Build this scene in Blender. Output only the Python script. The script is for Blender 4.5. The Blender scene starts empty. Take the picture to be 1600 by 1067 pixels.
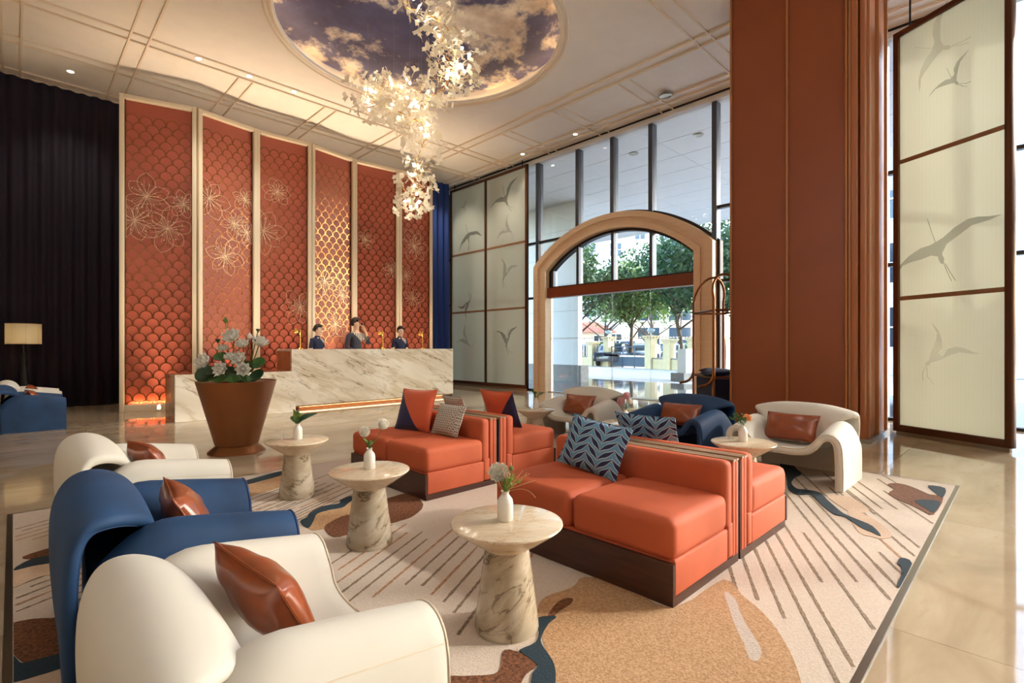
import bpy, bmesh, math, random
import numpy as np
from mathutils import Vector, Matrix, Euler, noise as mnoise
PI = math.pi
R = math.radians
scene = bpy.context.scene
COL = scene.collection

# ------------------------------------------------------------------ camera
F_PX, CX, HY, EYE = 795.0, 800.0, 542.0, 1.2
YAW = math.atan(780 / F_PX)                      # heading measured from +Y towards +X
FW = Vector((math.sin(YAW), math.cos(YAW)))
RT = Vector((FW.y, -FW.x))
cam_data = bpy.data.cameras.new('camera')
cam = bpy.data.objects.new('camera', cam_data)
COL.objects.link(cam)
cam.location = (0, 0, EYE)
cam.rotation_euler = (R(90), 0, -YAW)
cam_data.sensor_width = 36
cam_data.lens = F_PX / 1600 * 36
cam_data.shift_y = (HY - 533.5) / 1600
cam_data.clip_start = 0.05
cam_data.clip_end = 500
scene.camera = cam

# ------------------------------------------------------------------ colour management and light
vs = scene.view_settings
vs.view_transform = 'Standard'
vs.look = 'None'
vs.gamma = 1.0
vs.exposure = 0.05
vs.use_curve_mapping = False
scene.cycles.max_bounces = 8
scene.cycles.diffuse_bounces = 5
scene.cycles.glossy_bounces = 4
scene.cycles.transmission_bounces = 6
scene.cycles.transparent_max_bounces = 16
scene.cycles.caustics_reflective = False
scene.cycles.caustics_refractive = False
scene.cycles.sample_clamp_indirect = 6.0

world = bpy.data.worlds.new('sky')
scene.world = world
world.use_nodes = True
wn = world.node_tree
wn.nodes.clear()
w_out = wn.nodes.new('ShaderNodeOutputWorld')
w_bg = wn.nodes.new('ShaderNodeBackground')
w_sky = wn.nodes.new('ShaderNodeTexSky')
w_sky.sky_type = 'NISHITA'
w_sky.sun_disc = False
w_sky.sun_elevation = R(34)
w_sky.sun_rotation = R(131)
w_sky.air_density = 1.0
w_sky.dust_density = 2.0
w_bg.inputs['Strength'].default_value = 2.7
wn.links.new(w_sky.outputs[0], w_bg.inputs[0])
wn.links.new(w_bg.outputs[0], w_out.inputs[0])


def light(name, kind, loc, energy, color, aim=(0, 0, -1), **kw):
    d = bpy.data.lights.new(name, kind)
    d.energy = energy
    d.color = color
    for k, v in kw.items():
        setattr(d, k, v)
    o = bpy.data.objects.new(name, d)
    o.location = loc
    o.rotation_euler = Vector(aim).to_track_quat('-Z', 'Y').to_euler()
    COL.objects.link(o)
    return o


X0_ROOM, Y0_ROOM = -5.0, -7.0
SUN_DIR = Vector((-0.77, 0.64, -0.50)).normalized()
light('sun', 'SUN', (30, -25, 25), 2.7, (1.0, 0.96, 0.91), SUN_DIR, angle=R(1.0))
WARM = (1.0, 0.92, 0.82)
DAY = (0.86, 0.94, 1.0)
SOFT = (0.98, 0.99, 1.0)
light('lobby_fill_light', 'AREA', (1.0, -2.6, 6.2), 45, DAY, (0.25, 0.35, -1), shape='RECTANGLE', size=5.0, size_y=3.0)  # large fill lights added out of view, with no ceiling fixture
light('lobby_fill_light', 'AREA', (-3.2, 3.5, 6.2), 55, DAY, (0.45, 0.1, -1), shape='RECTANGLE', size=2.5, size_y=5.0)
light('lobby_fill_light', 'AREA', (6.0, -3.2, 6.2), 15, DAY, (-0.1, 0.45, -1), shape='RECTANGLE', size=4.0, size_y=2.5)

# unseen fill added along the walls behind the camera, shining up at the ceiling
light('ceiling_fill_light', 'AREA', (X0_ROOM + 0.3, 3.0, 5.3), 70, SOFT, (0.75, 0.1, 1), shape='RECTANGLE', size=0.3, size_y=9.0)
light('ceiling_fill_light', 'AREA', (3.0, Y0_ROOM + 0.3, 5.3), 270, DAY, (0.1, 0.75, 1), shape='RECTANGLE', size=9.0, size_y=0.3)

# ------------------------------------------------------------------ helpers: pixels to points


def ray(px):
    return FW + RT * ((px - CX) / F_PX)


def floor_at(px, py, z=0.0):
    d = (EYE - z) * F_PX / (py - HY)
    q = ray(px) * d
    return q.x, q.y


def at_depth(px, py, d):
    q = ray(px) * d
    return Vector((q.x, q.y, EYE - (py - HY) * d / F_PX))


# ------------------------------------------------------------------ helpers: colour and materials


def lin(h):
    if not isinstance(h, str):
        return h
    h = h.lstrip('#')
    out = []
    for i in (0, 2, 4):
        c = int(h[i:i + 2], 16) / 255
        out.append(c / 12.92 if c <= 0.04045 else ((c + 0.055) / 1.055) ** 2.4)
    return tuple(out) + (1.0,)


class NT:
    """Small node-building wrapper round one material."""

    def __init__(self, name):
        self.m = bpy.data.materials.new(name)
        self.m.use_nodes = True
        self.t = self.m.node_tree
        self.b = self.t.nodes['Principled BSDF']
        self.out = self.t.nodes['Material Output']

    def n(self, typ, **kw):
        nd = self.t.nodes.new(typ)
        for k, v in kw.items():
            if k.startswith('i_'):
                nd.inputs[k[2:].replace('_', ' ')].default_value = v
            else:
                setattr(nd, k, v)
        return nd

    def l(self, a, b):
        self.t.links.new(a, b)

    def math(self, op, a, b=None, c=None):
        nd = self.n('ShaderNodeMath', operation=op)
        for i, v in enumerate((a, b, c)):
            if v is None:
                continue
            if isinstance(v, (int, float)):
                nd.inputs[i].default_value = v
            else:
                self.l(v, nd.inputs[i])
        return nd.outputs[0]

    def ramp(self, fac, stops, interp='LINEAR'):
        nd = self.n('ShaderNodeValToRGB')
        cr = nd.color_ramp
        cr.interpolation = interp
        while len(cr.elements) < len(stops):
            cr.elements.new(0.5)
        for e, (p, c) in zip(cr.elements, stops):
            e.position = p
            e.color = lin(c)
        self.l(fac, nd.inputs[0])
        return nd.outputs[0]

    def mix(self, fac, a, b):
        nd = self.n('ShaderNodeMix', data_type='RGBA')
        for sock, v in ((nd.inputs[0], fac), (nd.inputs[6], a), (nd.inputs[7], b)):
            if isinstance(v, (int, float)):
                sock.default_value = v
            elif isinstance(v, (str, tuple)):
                sock.default_value = lin(v)
            else:
                self.l(v, sock)
        return nd.outputs[2]

    def coords(self, kind='Object', scale=(1, 1, 1), rot=(0, 0, 0)):
        tc = self.n('ShaderNodeTexCoord')
        mp = self.n('ShaderNodeMapping')
        mp.inputs['Scale'].default_value = scale
        mp.inputs['Rotation'].default_value = rot
        self.l(tc.outputs[kind], mp.inputs[0])
        return mp.outputs[0]

    def noise(self, vec, scale, detail=3.0, rough=0.5, dist=0.0):
        nd = self.n('ShaderNodeTexNoise')
        nd.inputs['Scale'].default_value = scale
        nd.inputs['Detail'].default_value = detail
        nd.inputs['Roughness'].default_value = rough
        nd.inputs['Distortion'].default_value = dist
        if vec is not None:
            self.l(vec, nd.inputs['Vector'])
        return nd.outputs['Fac']

    def bump(self, height, strength=0.2, dist=0.01):
        nd = self.n('ShaderNodeBump')
        nd.inputs['Strength'].default_value = strength
        nd.inputs['Distance'].default_value = dist
        self.l(height, nd.inputs['Height'])
        self.l(nd.outputs[0], self.b.inputs['Normal'])

    def color(self, c):
        if isinstance(c, (str, tuple)):
            self.b.inputs['Base Color'].default_value = lin(c)
        else:
            self.l(c, self.b.inputs['Base Color'])

    def set(self, **kw):
        for k, v in kw.items():
            self.b.inputs[k.replace('_', ' ')].default_value = v


def basic(name, col, rough=0.5, metal=0.0, var=0.0, vscale=4.0, bump=0.0, bscale=60.0, sheen=0.0, coat=0.0, spec=None):
    t = NT(name)
    t.set(Roughness=rough, Metallic=metal)
    vec = t.coords('Object')
    if var > 0:
        nz = t.noise(vec, vscale, 4.0)
        c = lin(col)
        dark = tuple(x * (1 - var) for x in c[:3]) + (1.0,)
        lite = tuple(min(1.0, x * (1 + var)) for x in c[:3]) + (1.0,)
        t.color(t.ramp(nz, [(0.3, dark), (0.7, lite)]))
    else:
        t.color(col)
    if bump > 0:
        t.bump(t.noise(vec, bscale, 3.0), bump, 0.01)
    if sheen > 0:
        t.set(Sheen_Weight=sheen, Sheen_Roughness=0.4)
        t.b.inputs['Sheen Tint'].default_value = lin(col)
    if coat > 0:
        t.set(Coat_Weight=coat, Coat_Roughness=0.08)
    if spec is not None:
        t.b.inputs['Specular IOR Level'].default_value = spec
    return t.m


def glow(name, col, strength):
    t = NT(name)
    t.color(col)
    t.b.inputs['Emission Color'].default_value = lin(col)
    t.set(Emission_Strength=strength)
    return t.m


def marble(name, base, vein, dark, rough=0.1, rot=(0, 0, 0), scale=1.0, stretch=(1, 1, 1), kind='Object', vein_w=0.05, coat=0.0):
    t = NT(name)
    vec0 = t.coords(kind, (1, 1, 1), rot)
    mp2 = t.n('ShaderNodeMapping')
    mp2.inputs['Scale'].default_value = tuple(scale * s for s in stretch)
    t.l(vec0, mp2.inputs[0])
    vec = mp2.outputs[0]
    wv = t.n('ShaderNodeTexNoise')
    wv.inputs['Scale'].default_value = 1.3
    wv.inputs['Detail'].default_value = 5.0
    t.l(vec, wv.inputs['Vector'])
    add = t.n('ShaderNodeVectorMath', operation='MULTIPLY_ADD')
    add.inputs[1].default_value = (0.7, 0.7, 0.7)
    t.l(wv.outputs['Color'], add.inputs[0])
    t.l(vec, add.inputs[2])
    n1 = t.noise(add.outputs[0], 1.6, 6.0, 0.55)
    n2 = t.noise(add.outputs[0], 3.7, 6.0, 0.6)
    a = t.math('ABSOLUTE', t.math('SUBTRACT', n1, 0.5))
    b = t.math('ABSOLUTE', t.math('SUBTRACT', n2, 0.52))
    v1 = t.ramp(a, [(0.0, (1, 1, 1, 1)), (vein_w, (0.15, 0.15, 0.15, 1)), (vein_w * 3.2, (0, 0, 0, 1))])
    v2 = t.ramp(b, [(0.0, (1, 1, 1, 1)), (vein_w * 0.5, (0, 0, 0, 1))])
    cloud = t.ramp(t.noise(vec, 2.2, 5.0), [(0.35, (0, 0, 0, 1)), (0.7, (1, 1, 1, 1))])
    c0 = t.mix(t.math('MULTIPLY', cloud, 0.55), base, vein)
    c1 = t.mix(t.math('MULTIPLY', v1, 0.62), c0, vein)
    c2 = t.mix(t.math('MULTIPLY', t.math('MULTIPLY', v1, v2), 0.9), c1, dark)
    c3 = t.mix(t.math('MULTIPLY', v2, 0.28), c2, dark)
    t.color(c3)
    t.set(Roughness=rough)
    if coat:
        t.set(Coat_Weight=coat, Coat_Roughness=0.04)
    return t.m


def thin_glass(name, tint=(0.93, 0.96, 0.95, 1), refl=1.0):
    t = NT(name)
    tr = t.n('ShaderNodeBsdfTransparent')
    tr.inputs[0].default_value = tint
    gl = t.n('ShaderNodeBsdfGlossy')
    gl.inputs['Roughness'].default_value = 0.02
    fr = t.n('ShaderNodeFresnel')
    fr.inputs['IOR'].default_value = 1.35
    mx = t.n('ShaderNodeMixShader')
    t.l(t.math('MULTIPLY', fr.outputs[0], refl), mx.inputs[0])
    t.l(tr.outputs[0], mx.inputs[1])
    t.l(gl.outputs[0], mx.inputs[2])
    t.l(mx.outputs[0], t.out.inputs[0])
    return t.m


def fabric_screen(name, col, trans=0.5):
    t = NT(name)
    d = t.n('ShaderNodeBsdfDiffuse')
    tl = t.n('ShaderNodeBsdfTranslucent')
    vec = t.coords('Object')
    wv = t.n('ShaderNodeTexWave', wave_type='BANDS', bands_direction='X')
    wv.inputs['Scale'].default_value = 7.0
    wv.inputs['Distortion'].default_value = 2.5
    wv.inputs['Detail'].default_value = 2.0
    wv.inputs['Detail Scale'].default_value = 0.6
    t.l(vec, wv.inputs['Vector'])
    c = lin(col)
    cc = t.ramp(wv.outputs['Fac'], [(0.0, tuple(x * 0.992 for x in c[:3]) + (1,)), (1.0, tuple(min(1, x * 1.008) for x in c[:3]) + (1,))])
    t.l(cc, d.inputs[0])
    t.l(cc, tl.inputs[0])
    mx = t.n('ShaderNodeMixShader')
    mx.inputs[0].default_value = trans
    t.l(d.outputs[0], mx.inputs[1])
    t.l(tl.outputs[0], mx.inputs[2])
    t.l(mx.outputs[0], t.out.inputs[0])
    return t.m


def leafy(name, col, trans=0.3, rough=0.5, var=0.2):
    t = NT(name)
    oi = t.n('ShaderNodeObjectInfo')
    nz = t.noise(t.coords('Object'), 2.0, 3.0)
    c = lin(col)
    cc = t.ramp(nz, [(0.3, tuple(x * (1 - var) for x in c[:3]) + (1,)), (0.7, tuple(min(1, x * (1 + var)) for x in c[:3]) + (1,))])
    t.color(cc)
    t.set(Roughness=rough)
    tl = t.n('ShaderNodeBsdfTranslucent')
    t.l(cc, tl.inputs[0])
    mx = t.n('ShaderNodeMixShader')
    mx.inputs[0].default_value = trans
    t.l(t.b.outputs[0], mx.inputs[1])
    t.l(tl.outputs[0], mx.inputs[2])
    t.l(mx.outputs[0], t.out.inputs[0])
    return t.m


MT = {}


def make_materials():
    MT['ceiling'] = basic('ceiling_paint', '#efe8de', 0.7, var=0.02)
    MT['rib'] = basic('rib_paint', '#e9d9c2', 0.45)
    MT['wall'] = basic('wall_plaster', '#d8c4a8', 0.7, var=0.03)
    # floor stone
    t = NT('floor_stone')
    oi = t.n('ShaderNodeObjectInfo')
    vec = t.coords('Object', (0.35, 1.0, 1.0), (0, 0, R(8)))
    addv = t.n('ShaderNodeVectorMath', operation='MULTIPLY_ADD')
    addv.inputs[1].default_value = (40, 23, 0)
    rnd = t.n('ShaderNodeCombineXYZ')
    t.l(oi.outputs['Random'], rnd.inputs[0])
    t.l(oi.outputs['Random'], rnd.inputs[1])
    t.l(rnd.outputs[0], addv.inputs[0])
    t.l(vec, addv.inputs[2])
    n1 = t.noise(addv.outputs[0], 2.2, 6.0, 0.6, 0.6)
    n2 = t.noise(addv.outputs[0], 9.0, 5.0, 0.65)
    c = t.ramp(n1, [(0.28, '#a18b70'), (0.5, '#b8a488'), (0.75, '#c9b9a0')])
    veins = t.ramp(n2, [(0.30, (1, 1, 1, 1)), (0.42, (0, 0, 0, 1))])
    t.color(t.mix(t.math('MULTIPLY', veins, 0.18), c, '#8f6f4c'))
    t.set(Roughness=0.045, IOR=1.65)
    MT['floor'] = t.m
    MT['grout'] = basic('grout', '#a58a66', 0.5)
    MT['steel'] = basic('brushed_steel', '#a39a8b', 0.28, 1.0)
    MT['bronze'] = basic('dark_bronze', '#5a3723', 0.35, 0.55)
    MT['bronze_light'] = basic('antique_bronze', '#9a6236', 0.3, 0.85)
    MT['brass'] = basic('polished_brass', '#d9a95a', 0.22, 1.0)
    MT['gold_line'] = basic('gold_line', '#ecc9a8', 0.35, 0.6)
    MT['rim'] = basic('scale_rim', '#a8754a', 0.22, 1.0)
    MT['cream_paint'] = basic('cream_lacquer', '#e9d9bd', 0.4)
    MT['terracotta'] = basic('terracotta_lacquer', '#a6523f', 0.38, var=0.04, vscale=3)
    # scales, three hatch variants
    for k, (on, ang) in enumerate(((0, 0), (1, 35), (1, -50))):
        t = NT('terracotta_scale')
        if on:
            vec = t.coords('Object', (1, 1, 1), (0, R(ang), 0))
            wv = t.n('ShaderNodeTexWave', wave_type='BANDS', bands_direction='X')
            wv.inputs['Scale'].default_value = 11.0
            wv.inputs['Distortion'].default_value = 0.6
            t.l(vec, wv.inputs['Vector'])
            t.color(t.ramp(wv.outputs['Fac'], [(0.0, '#7c3a2c'), (0.22, '#ab5541'), (1.0, '#ac5641')]))
        else:
            t.color('#aa5440')
        t.set(Roughness=0.36)
        MT['scale%d' % k] = t.m
    MT['desk_marble'] = marble('cream_marble', '#ebe6da', '#bca98a', '#7d6448', 0.08, rot=(0, R(-24), 0), scale=0.75, stretch=(0.32, 1.0, 1.6), vein_w=0.05)
    MT['table_marble'] = marble('beige_marble', '#cbbfab', '#9c8768', '#5f4c38', 0.14, rot=(R(25), R(35), 0), scale=1.7, stretch=(0.6, 0.6, 2.0), vein_w=0.075)
    MT['table_top'] = marble('cream_stone_top', '#e8dac2', '#d3b894', '#b08f68', 0.1, rot=(0, 0, R(30)), scale=2.2, stretch=(0.4, 1.6, 1.0), vein_w=0.03)
    MT['side_stone'] = basic('polished_brown_stone', '#9c6a45', 0.12, var=0.15)
    MT['wood_dark'] = None
    for key, a, b, sc in (('wood_dark', '#3a211a', '#4e2e23', 1.0), ('wood_mid', '#8a5534', '#a86b44', 1.0), ('wood_portal', '#e3c5a2', '#edd3b2', 0.6), ('wood_strip', '#8f7358', '#a98d70', 1.0), ('header_wood', '#74331c', '#84401f', 0.8)):
        t = NT(key)
        vec = t.coords('Object', (1.5 * sc, 1.5 * sc, 14 * sc))
        t.color(t.ramp(t.noise(vec, 3.0, 5.0, 0.6, 0.8), [(0.3, a), (0.7, b)]))
        t.set(Roughness=0.35)
        MT[key] = t.m
    MT['column'] = basic('column_leather', '#8c4726', 0.36, var=0.05, vscale=1.5)
    MT['column_strip_lit'] = basic('column_leather_lit', '#a5643f', 0.34, var=0.04, vscale=1.5)  # lighter than the column: sunlight on the strips put into the colour
    MT['column_trim'] = basic('column_trim', '#b5764a', 0.3, 0.2)
    MT['velvet_orange'] = basic('orange_velvet', '#bb5733', 0.75, var=0.08, vscale=5, bump=0.04, bscale=300, sheen=0.25)
    MT['velvet_blue'] = basic('blue_velvet', '#193c63', 0.7, var=0.28, vscale=4, bump=0.04, bscale=300, sheen=0.45)
    MT['cream_fabric'] = basic('cream_fabric', '#dcd7cc', 0.8, var=0.02, bump=0.03, bscale=400, sheen=0.2)
    MT['piping_cream'] = basic('cream_piping', '#d9ccb6', 0.7)
    MT['piping_blue'] = basic('blue_piping', '#173a66', 0.7)
    MT['leather'] = basic('cognac_leather', '#8f4522', 0.3, 0.0, var=0.18, vscale=9, bump=0.12, bscale=14, coat=0.35)
    MT['curtain_purple'] = basic('purple_velvet', '#1a1020', 0.85, sheen=0.35)
    MT['curtain_blue'] = basic('royal_blue_velvet', '#1a3a80', 0.7, sheen=0.6)
    MT['white_ceramic'] = basic('white_ceramic', '#f2eee6', 0.25)
    MT['copper'] = basic('copper_planter', '#8f5a35', 0.32, 0.55, var=0.12, vscale=2.5)
    MT['soil'] = basic('planter_top', '#5a2e1c', 0.4)
    MT['petal_white'] = leafy('white_petal', '#fdf8ec', 0.1, 0.5, 0.02)
    MT['petal_cream'] = leafy('cream_petal', '#fffbf2', 0.05, 0.5, 0.02)
    MT['petal_pink'] = leafy('pink_petal', '#e7b9bd', 0.3, 0.5, 0.08)
    MT['petal_peach'] = leafy('peach_petal', '#eeb07c', 0.3, 0.5, 0.08)
    MT['stamen'] = basic('yellow_stamen', '#e0a83a', 0.6)
    MT['leaf'] = leafy('green_leaf', '#3f6b2e', 0.25, 0.45)
    MT['leaf_dark'] = leafy('dark_green_leaf', '#2b4a2c', 0.2, 0.35)
    MT['leaf_light'] = leafy('light_green_leaf', '#86a548', 0.3, 0.5)
    MT['stem'] = basic('green_stem', '#5b6b35', 0.6)
    MT['twig'] = basic('peach_twig', '#d9a078', 0.6)
    MT['pod'] = basic('lotus_pod', '#6f7d45', 0.6)
    MT['black'] = basic('black_metal', '#15130f', 0.4, 0.4)
    MT['gap_shade'] = basic('gap_shade', '#1c0f0a', 0.6)  # shade between the back-to-back sofas put into a near-black colour
    MT['mullion'] = basic('mullion_grey', '#4d525a', 0.35, 0.6)
    MT['mullion_dark'] = basic('mullion_dark', '#2c221d', 0.4, 0.4)
    MT['glass'] = thin_glass('clear_glass')
    MT['glass_edge'] = basic('glass_edge', '#565d5b', 0.3)
    MT['glass_dark'] = basic('tinted_window', '#2c3a44', 0.08)
    MT['fabric_screen'] = fabric_screen('woven_screen', '#e2e1d2', 0.58)
    for key, colr, op in (('bird_dark', '#5f5a4c', 0.5), ('bird_pale', '#7d705e', 0.26)):
        t = NT('gauze_' + key)
        d = t.n('ShaderNodeBsdfDiffuse')
        d.inputs[0].default_value = lin(colr)
        tr = t.n('ShaderNodeBsdfTransparent')
        mx = t.n('ShaderNodeMixShader')
        mx.inputs[0].default_value = op
        t.l(tr.outputs[0], mx.inputs[1])
        t.l(d.outputs[0], mx.inputs[2])
        t.l(mx.outputs[0], t.out.inputs[0])
        MT[key] = t.m
    MT['bar'] = basic('screen_bar', '#8f6544', 0.5)
    MT['skin'] = basic('skin', '#ecc2a0', 0.5)
    MT['skin2'] = basic('skin_light', '#f3d0b4', 0.5)
    MT['hair'] = basic('black_hair', '#17110f', 0.35, spec=0.6)
    MT['lips'] = basic('lips', '#a8483f', 0.5)
    MT['eye'] = basic('eye', '#241a17', 0.2)
    MT['shoe'] = basic('black_shoe', '#0e0c0c', 0.3)
    # uniforms
    for key, base, side in (('uniform_man', '#3a3c47', 1), ('uniform_woman', '#1c2444', 1)):
        t = NT(key)
        tc = t.n('ShaderNodeTexCoord')
        sp = t.n('ShaderNodeSeparateXYZ')
        t.l(tc.outputs['Object'], sp.inputs[0])
        x, y, z = sp.outputs
        ch = t.n('ShaderNodeTexChecker')
        ch.inputs['Scale'].default_value = 34.0
        mp = t.coords('Object', (1, 0.01, 1.5), (0, R(45), 0))
        t.l(mp, ch.inputs['Vector'])
        ch.inputs['Color1'].default_value = lin('#e9dfd2')
        ch.inputs['Color2'].default_value = lin('#2a2522')
        if key == 'uniform_man':
            d = t.math('SUBTRACT', t.math('ADD', t.math('MULTIPLY', x, 0.9), z), 1.33)
            upper = t.math('MULTIPLY', t.math('GREATER_THAN', d, 0.0), t.math('LESS_THAN', x, 0.2))
            inside = t.math('MULTIPLY', upper, t.math('GREATER_THAN', x, -0.135))
        else:
            d = t.math('ADD', t.math('MULTIPLY', x, 1.1), t.math('SUBTRACT', z, 1.44))
            inside = t.math('MULTIPLY', t.math('GREATER_THAN', d, 0.0), t.math('MULTIPLY', t.math('GREATER_THAN', x, 0.015), t.math('LESS_THAN', x, 0.125)))
        front = t.math('LESS_THAN', y, 0.0)
        t.color(t.mix(t.math('MULTIPLY', inside, front), base, ch.outputs[0]))
        t.set(Roughness=0.8)
        MT[key] = t.m
    MT['trousers'] = basic('dark_trousers', '#1d1f29', 0.8)
    # pillows
    t = NT('leaf_pattern_fabric')
    tc = t.n('ShaderNodeTexCoord')
    sp = t.n('ShaderNodeSeparateXYZ')
    t.l(tc.outputs['Object'], sp.inputs[0])
    x, y, z = sp.outputs
    W_ = 0.095
    tri = t.math('PINGPONG', t.math('ADD', x, 1.05), W_)
    tn = t.math('DIVIDE', tri, W_)
    wave = t.math('SINE', t.math('MULTIPLY', tn, PI))
    curve = t.math('MULTIPLY', t.math('SINE', t.math('MULTIPLY', tn, 2 * PI)), -0.005)
    sv = t.math('DIVIDE', t.math('SUBTRACT', y, t.math('SUBTRACT', t.math('MULTIPLY', tri, 0.85), curve)), 0.053)
    f = t.math('FRACT', t.math('ADD', sv, 20.0))
    dist = t.math('ABSOLUTE', t.math('SUBTRACT', f, 0.5))
    edge = t.math('ADD', t.math('MULTIPLY', wave, 0.25), 0.03)
    q = t.math('ADD', t.math('SUBTRACT', dist, edge), 0.5)
    t.color(t.ramp(q, [(0.0, '#20284f'), (0.50, '#b6c4cc'), (0.60, '#6396b8')], 'CONSTANT'))
    t.set(Roughness=0.85)
    t.bump(t.noise(t.coords('Object'), 220.0, 2.0), 0.15, 0.003)
    MT['leaf_fabric'] = t.m
    t = NT('orange_navy_fabric')
    tc = t.n('ShaderNodeTexCoord')
    sp = t.n('ShaderNodeSeparateXYZ')
    t.l(tc.outputs['Object'], sp.inputs[0])
    x, y, z = sp.outputs
    m = t.math('GREATER_THAN', t.math('SUBTRACT', t.math('MULTIPLY', x, -1.25), t.math('MULTIPLY', y, 0.95)), 0.07)
    t.color(t.mix(m, '#cf5a33', '#1c1c4a'))
    t.set(Roughness=0.8, Sheen_Weight=0.3)
    MT['split_fabric'] = t.m
    t = NT('grey_weave_fabric')
    vec = t.coords('Object', (1, 1, 1))
    wv = t.n('ShaderNodeTexWave', wave_type='BANDS', bands_direction='Y')
    wv.inputs['Scale'].default_value = 16.0
    wv.inputs['Distortion'].default_value = 0.0
    t.l(vec, wv.inputs['Vector'])
    ck = t.n('ShaderNodeTexChecker')
    ck.inputs['Scale'].default_value = 70.0
    t.l(vec, ck.inputs['Vector'])
    ck.inputs['Color1'].default_value = lin('#c9bfb0')
    ck.inputs['Color2'].default_value = lin('#57504c')
    t.color(t.mix(t.math('MULTIPLY', wv.outputs['Fac'], 0.6), ck.outputs[0], '#d8cfc0'))
    t.set(Roughness=0.9)
    t.bump(wv.outputs['Fac'], 0.2, 0.004)
    MT['grey_fabric'] = t.m
    # carpet
    for key, a, b, bs in (('rug_cream', '#c4b3a2', '#d3c3b2', 120), ('rug_tan', '#9f7851', '#c8a27b', 105), ('rug_brown', '#4a2814', '#8a5632', 70), ('rug_teal', '#1a2c36', '#233843', 160), ('rug_lilac', '#b3a498', '#c4b6aa', 90), ('rug_line', '#6f5d4a', '#a08b74', 90), ('rug_line_rust', '#94633f', '#c09a78', 90), ('rug_peach', '#c4a68c', '#d2b8a0', 90)):
        t = NT(key)
        vec = t.coords('Object')
        nz = t.noise(vec, bs, 2.0, 0.7)
        big = t.noise(vec, 2.5, 3.0)
        t.color(t.mix(t.math('MULTIPLY', big, 0.25), t.ramp(nz, [(0.35, a), (0.65, b)]), a))
        t.set(Roughness=0.95)
        t.bump(nz, 0.5, 0.006)
        MT[key] = t.m
    # painted sky on the ceiling
    t = NT('sky_mural')
    vec = t.coords('Object', (0.40, 0.40, 1.0), (0, 0, R(-30)))
    n1 = t.noise(vec, 1.3, 9.0, 0.64, 0.15)
    n2 = t.noise(vec, 3.3, 8.0, 0.6)
    blue = t.ramp(n2, [(0.3, '#3c3a58'), (0.7, '#63628a')])
    white = t.ramp(n2, [(0.3, '#a58d80'), (0.62, '#f4e8d8')])
    t.color(t.mix(t.ramp(n1, [(0.50, (0, 0, 0, 1)), (0.56, (1, 1, 1, 1))]), blue, white))
    t.set(Roughness=0.6)
    MT['mural'] = t.m
    MT['cove'] = glow('cove_light', (1.0, 0.72, 0.42, 1), 9.0)
    MT['led'] = glow('warm_led', (1.0, 0.66, 0.30, 1), 6.0)
    MT['lens'] = glow('lamp_lens', (1.0, 0.9, 0.72, 1), 14.0)
    MT['bulb'] = glow('bulb', (1.0, 0.88, 0.66, 1), 28.0)
    t = NT('ginkgo_porcelain')
    t.color('#f2e8d4')
    t.set(Roughness=0.35)
    tl = t.n('ShaderNodeBsdfTranslucent')
    tl.inputs[0].default_value = lin('#fff0d2')
    mx = t.n('ShaderNodeMixShader')
    mx.inputs[0].default_value = 0.25
    t.l(t.b.outputs[0], mx.inputs[1])
    t.l(tl.outputs[0], mx.inputs[2])
    t.l(mx.outputs[0], t.out.inputs[0])
    MT['ginkgo'] = t.m
    t = NT('linen_shade')
    t.color('#c4bba6')
    t.set(Roughness=0.9)
    tl = t.n('ShaderNodeBsdfTranslucent')
    tl.inputs[0].default_value = lin('#cfc4a4')
    mx = t.n('ShaderNodeMixShader')
    mx.inputs[0].default_value = 0.5
    t.l(t.b.outputs[0], mx.inputs[1])
    t.l(tl.outputs[0], mx.inputs[2])
    t.l(mx.outputs[0], t.out.inputs[0])
    MT['shade'] = t.m
    # outside
    MT['soffit'] = basic('soffit_panel', '#e6e7e8', 0.35, var=0.02)
    MT['white_wall'] = basic('white_cladding', '#e8e8e4', 0.6, var=0.02)
    MT['granite'] = basic('dark_granite', '#3a3b3d', 0.06, var=0.3, vscale=40)
    MT['grey_stone'] = basic('grey_stone', '#6f6e6c', 0.4, var=0.2, vscale=12)
    MT['asphalt'] = basic('pale_concrete_road', '#b7b5b0', 0.85, var=0.06)
    MT['pier'] = basic('sandstone_pier', '#cdbd97', 0.8, var=0.08)
    MT['bark'] = basic('bark', '#4a3c30', 0.9, var=0.2, vscale=8)
    MT['foliage'] = leafy('tree_foliage', '#34502a', 0.3, 0.5, 0.5)
    MT['foliage2'] = leafy('tree_foliage_light', '#587338', 0.3, 0.5, 0.45)
    MT['gate'] = basic('blue_steel', '#22405a', 0.4, 0.2)
    MT['bldg_white'] = basic('white_render', '#dfe3ea', 0.7)
    MT['bldg_cream'] = basic('cream_render', '#d9cdb0', 0.7)
    MT['roof_tile'] = basic('red_roof', '#a5563f', 0.7, var=0.15)
    MT['car_white'] = basic('white_car_paint', '#e3e5e6', 0.2, coat=0.8)
    MT['car_dark'] = basic('dark_car_paint', '#1f2a38', 0.2, coat=0.8)
    MT['car_grey'] = basic('grey_car_paint', '#70757a', 0.2, 0.4, coat=0.8)
    MT['rubber'] = basic('rubber', '#141414', 0.8)
    MT['navy_fabric'] = basic('navy_canvas', '#18203c', 0.8, sheen=0.3)
    MT['lamp_globe'] = basic('street_globe', '#9fb1c0', 0.2)
    MT['safety'] = basic('frosted_dot', '#e6eae8', 0.6)


make_materials()

# ------------------------------------------------------------------ helpers: mesh


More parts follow.
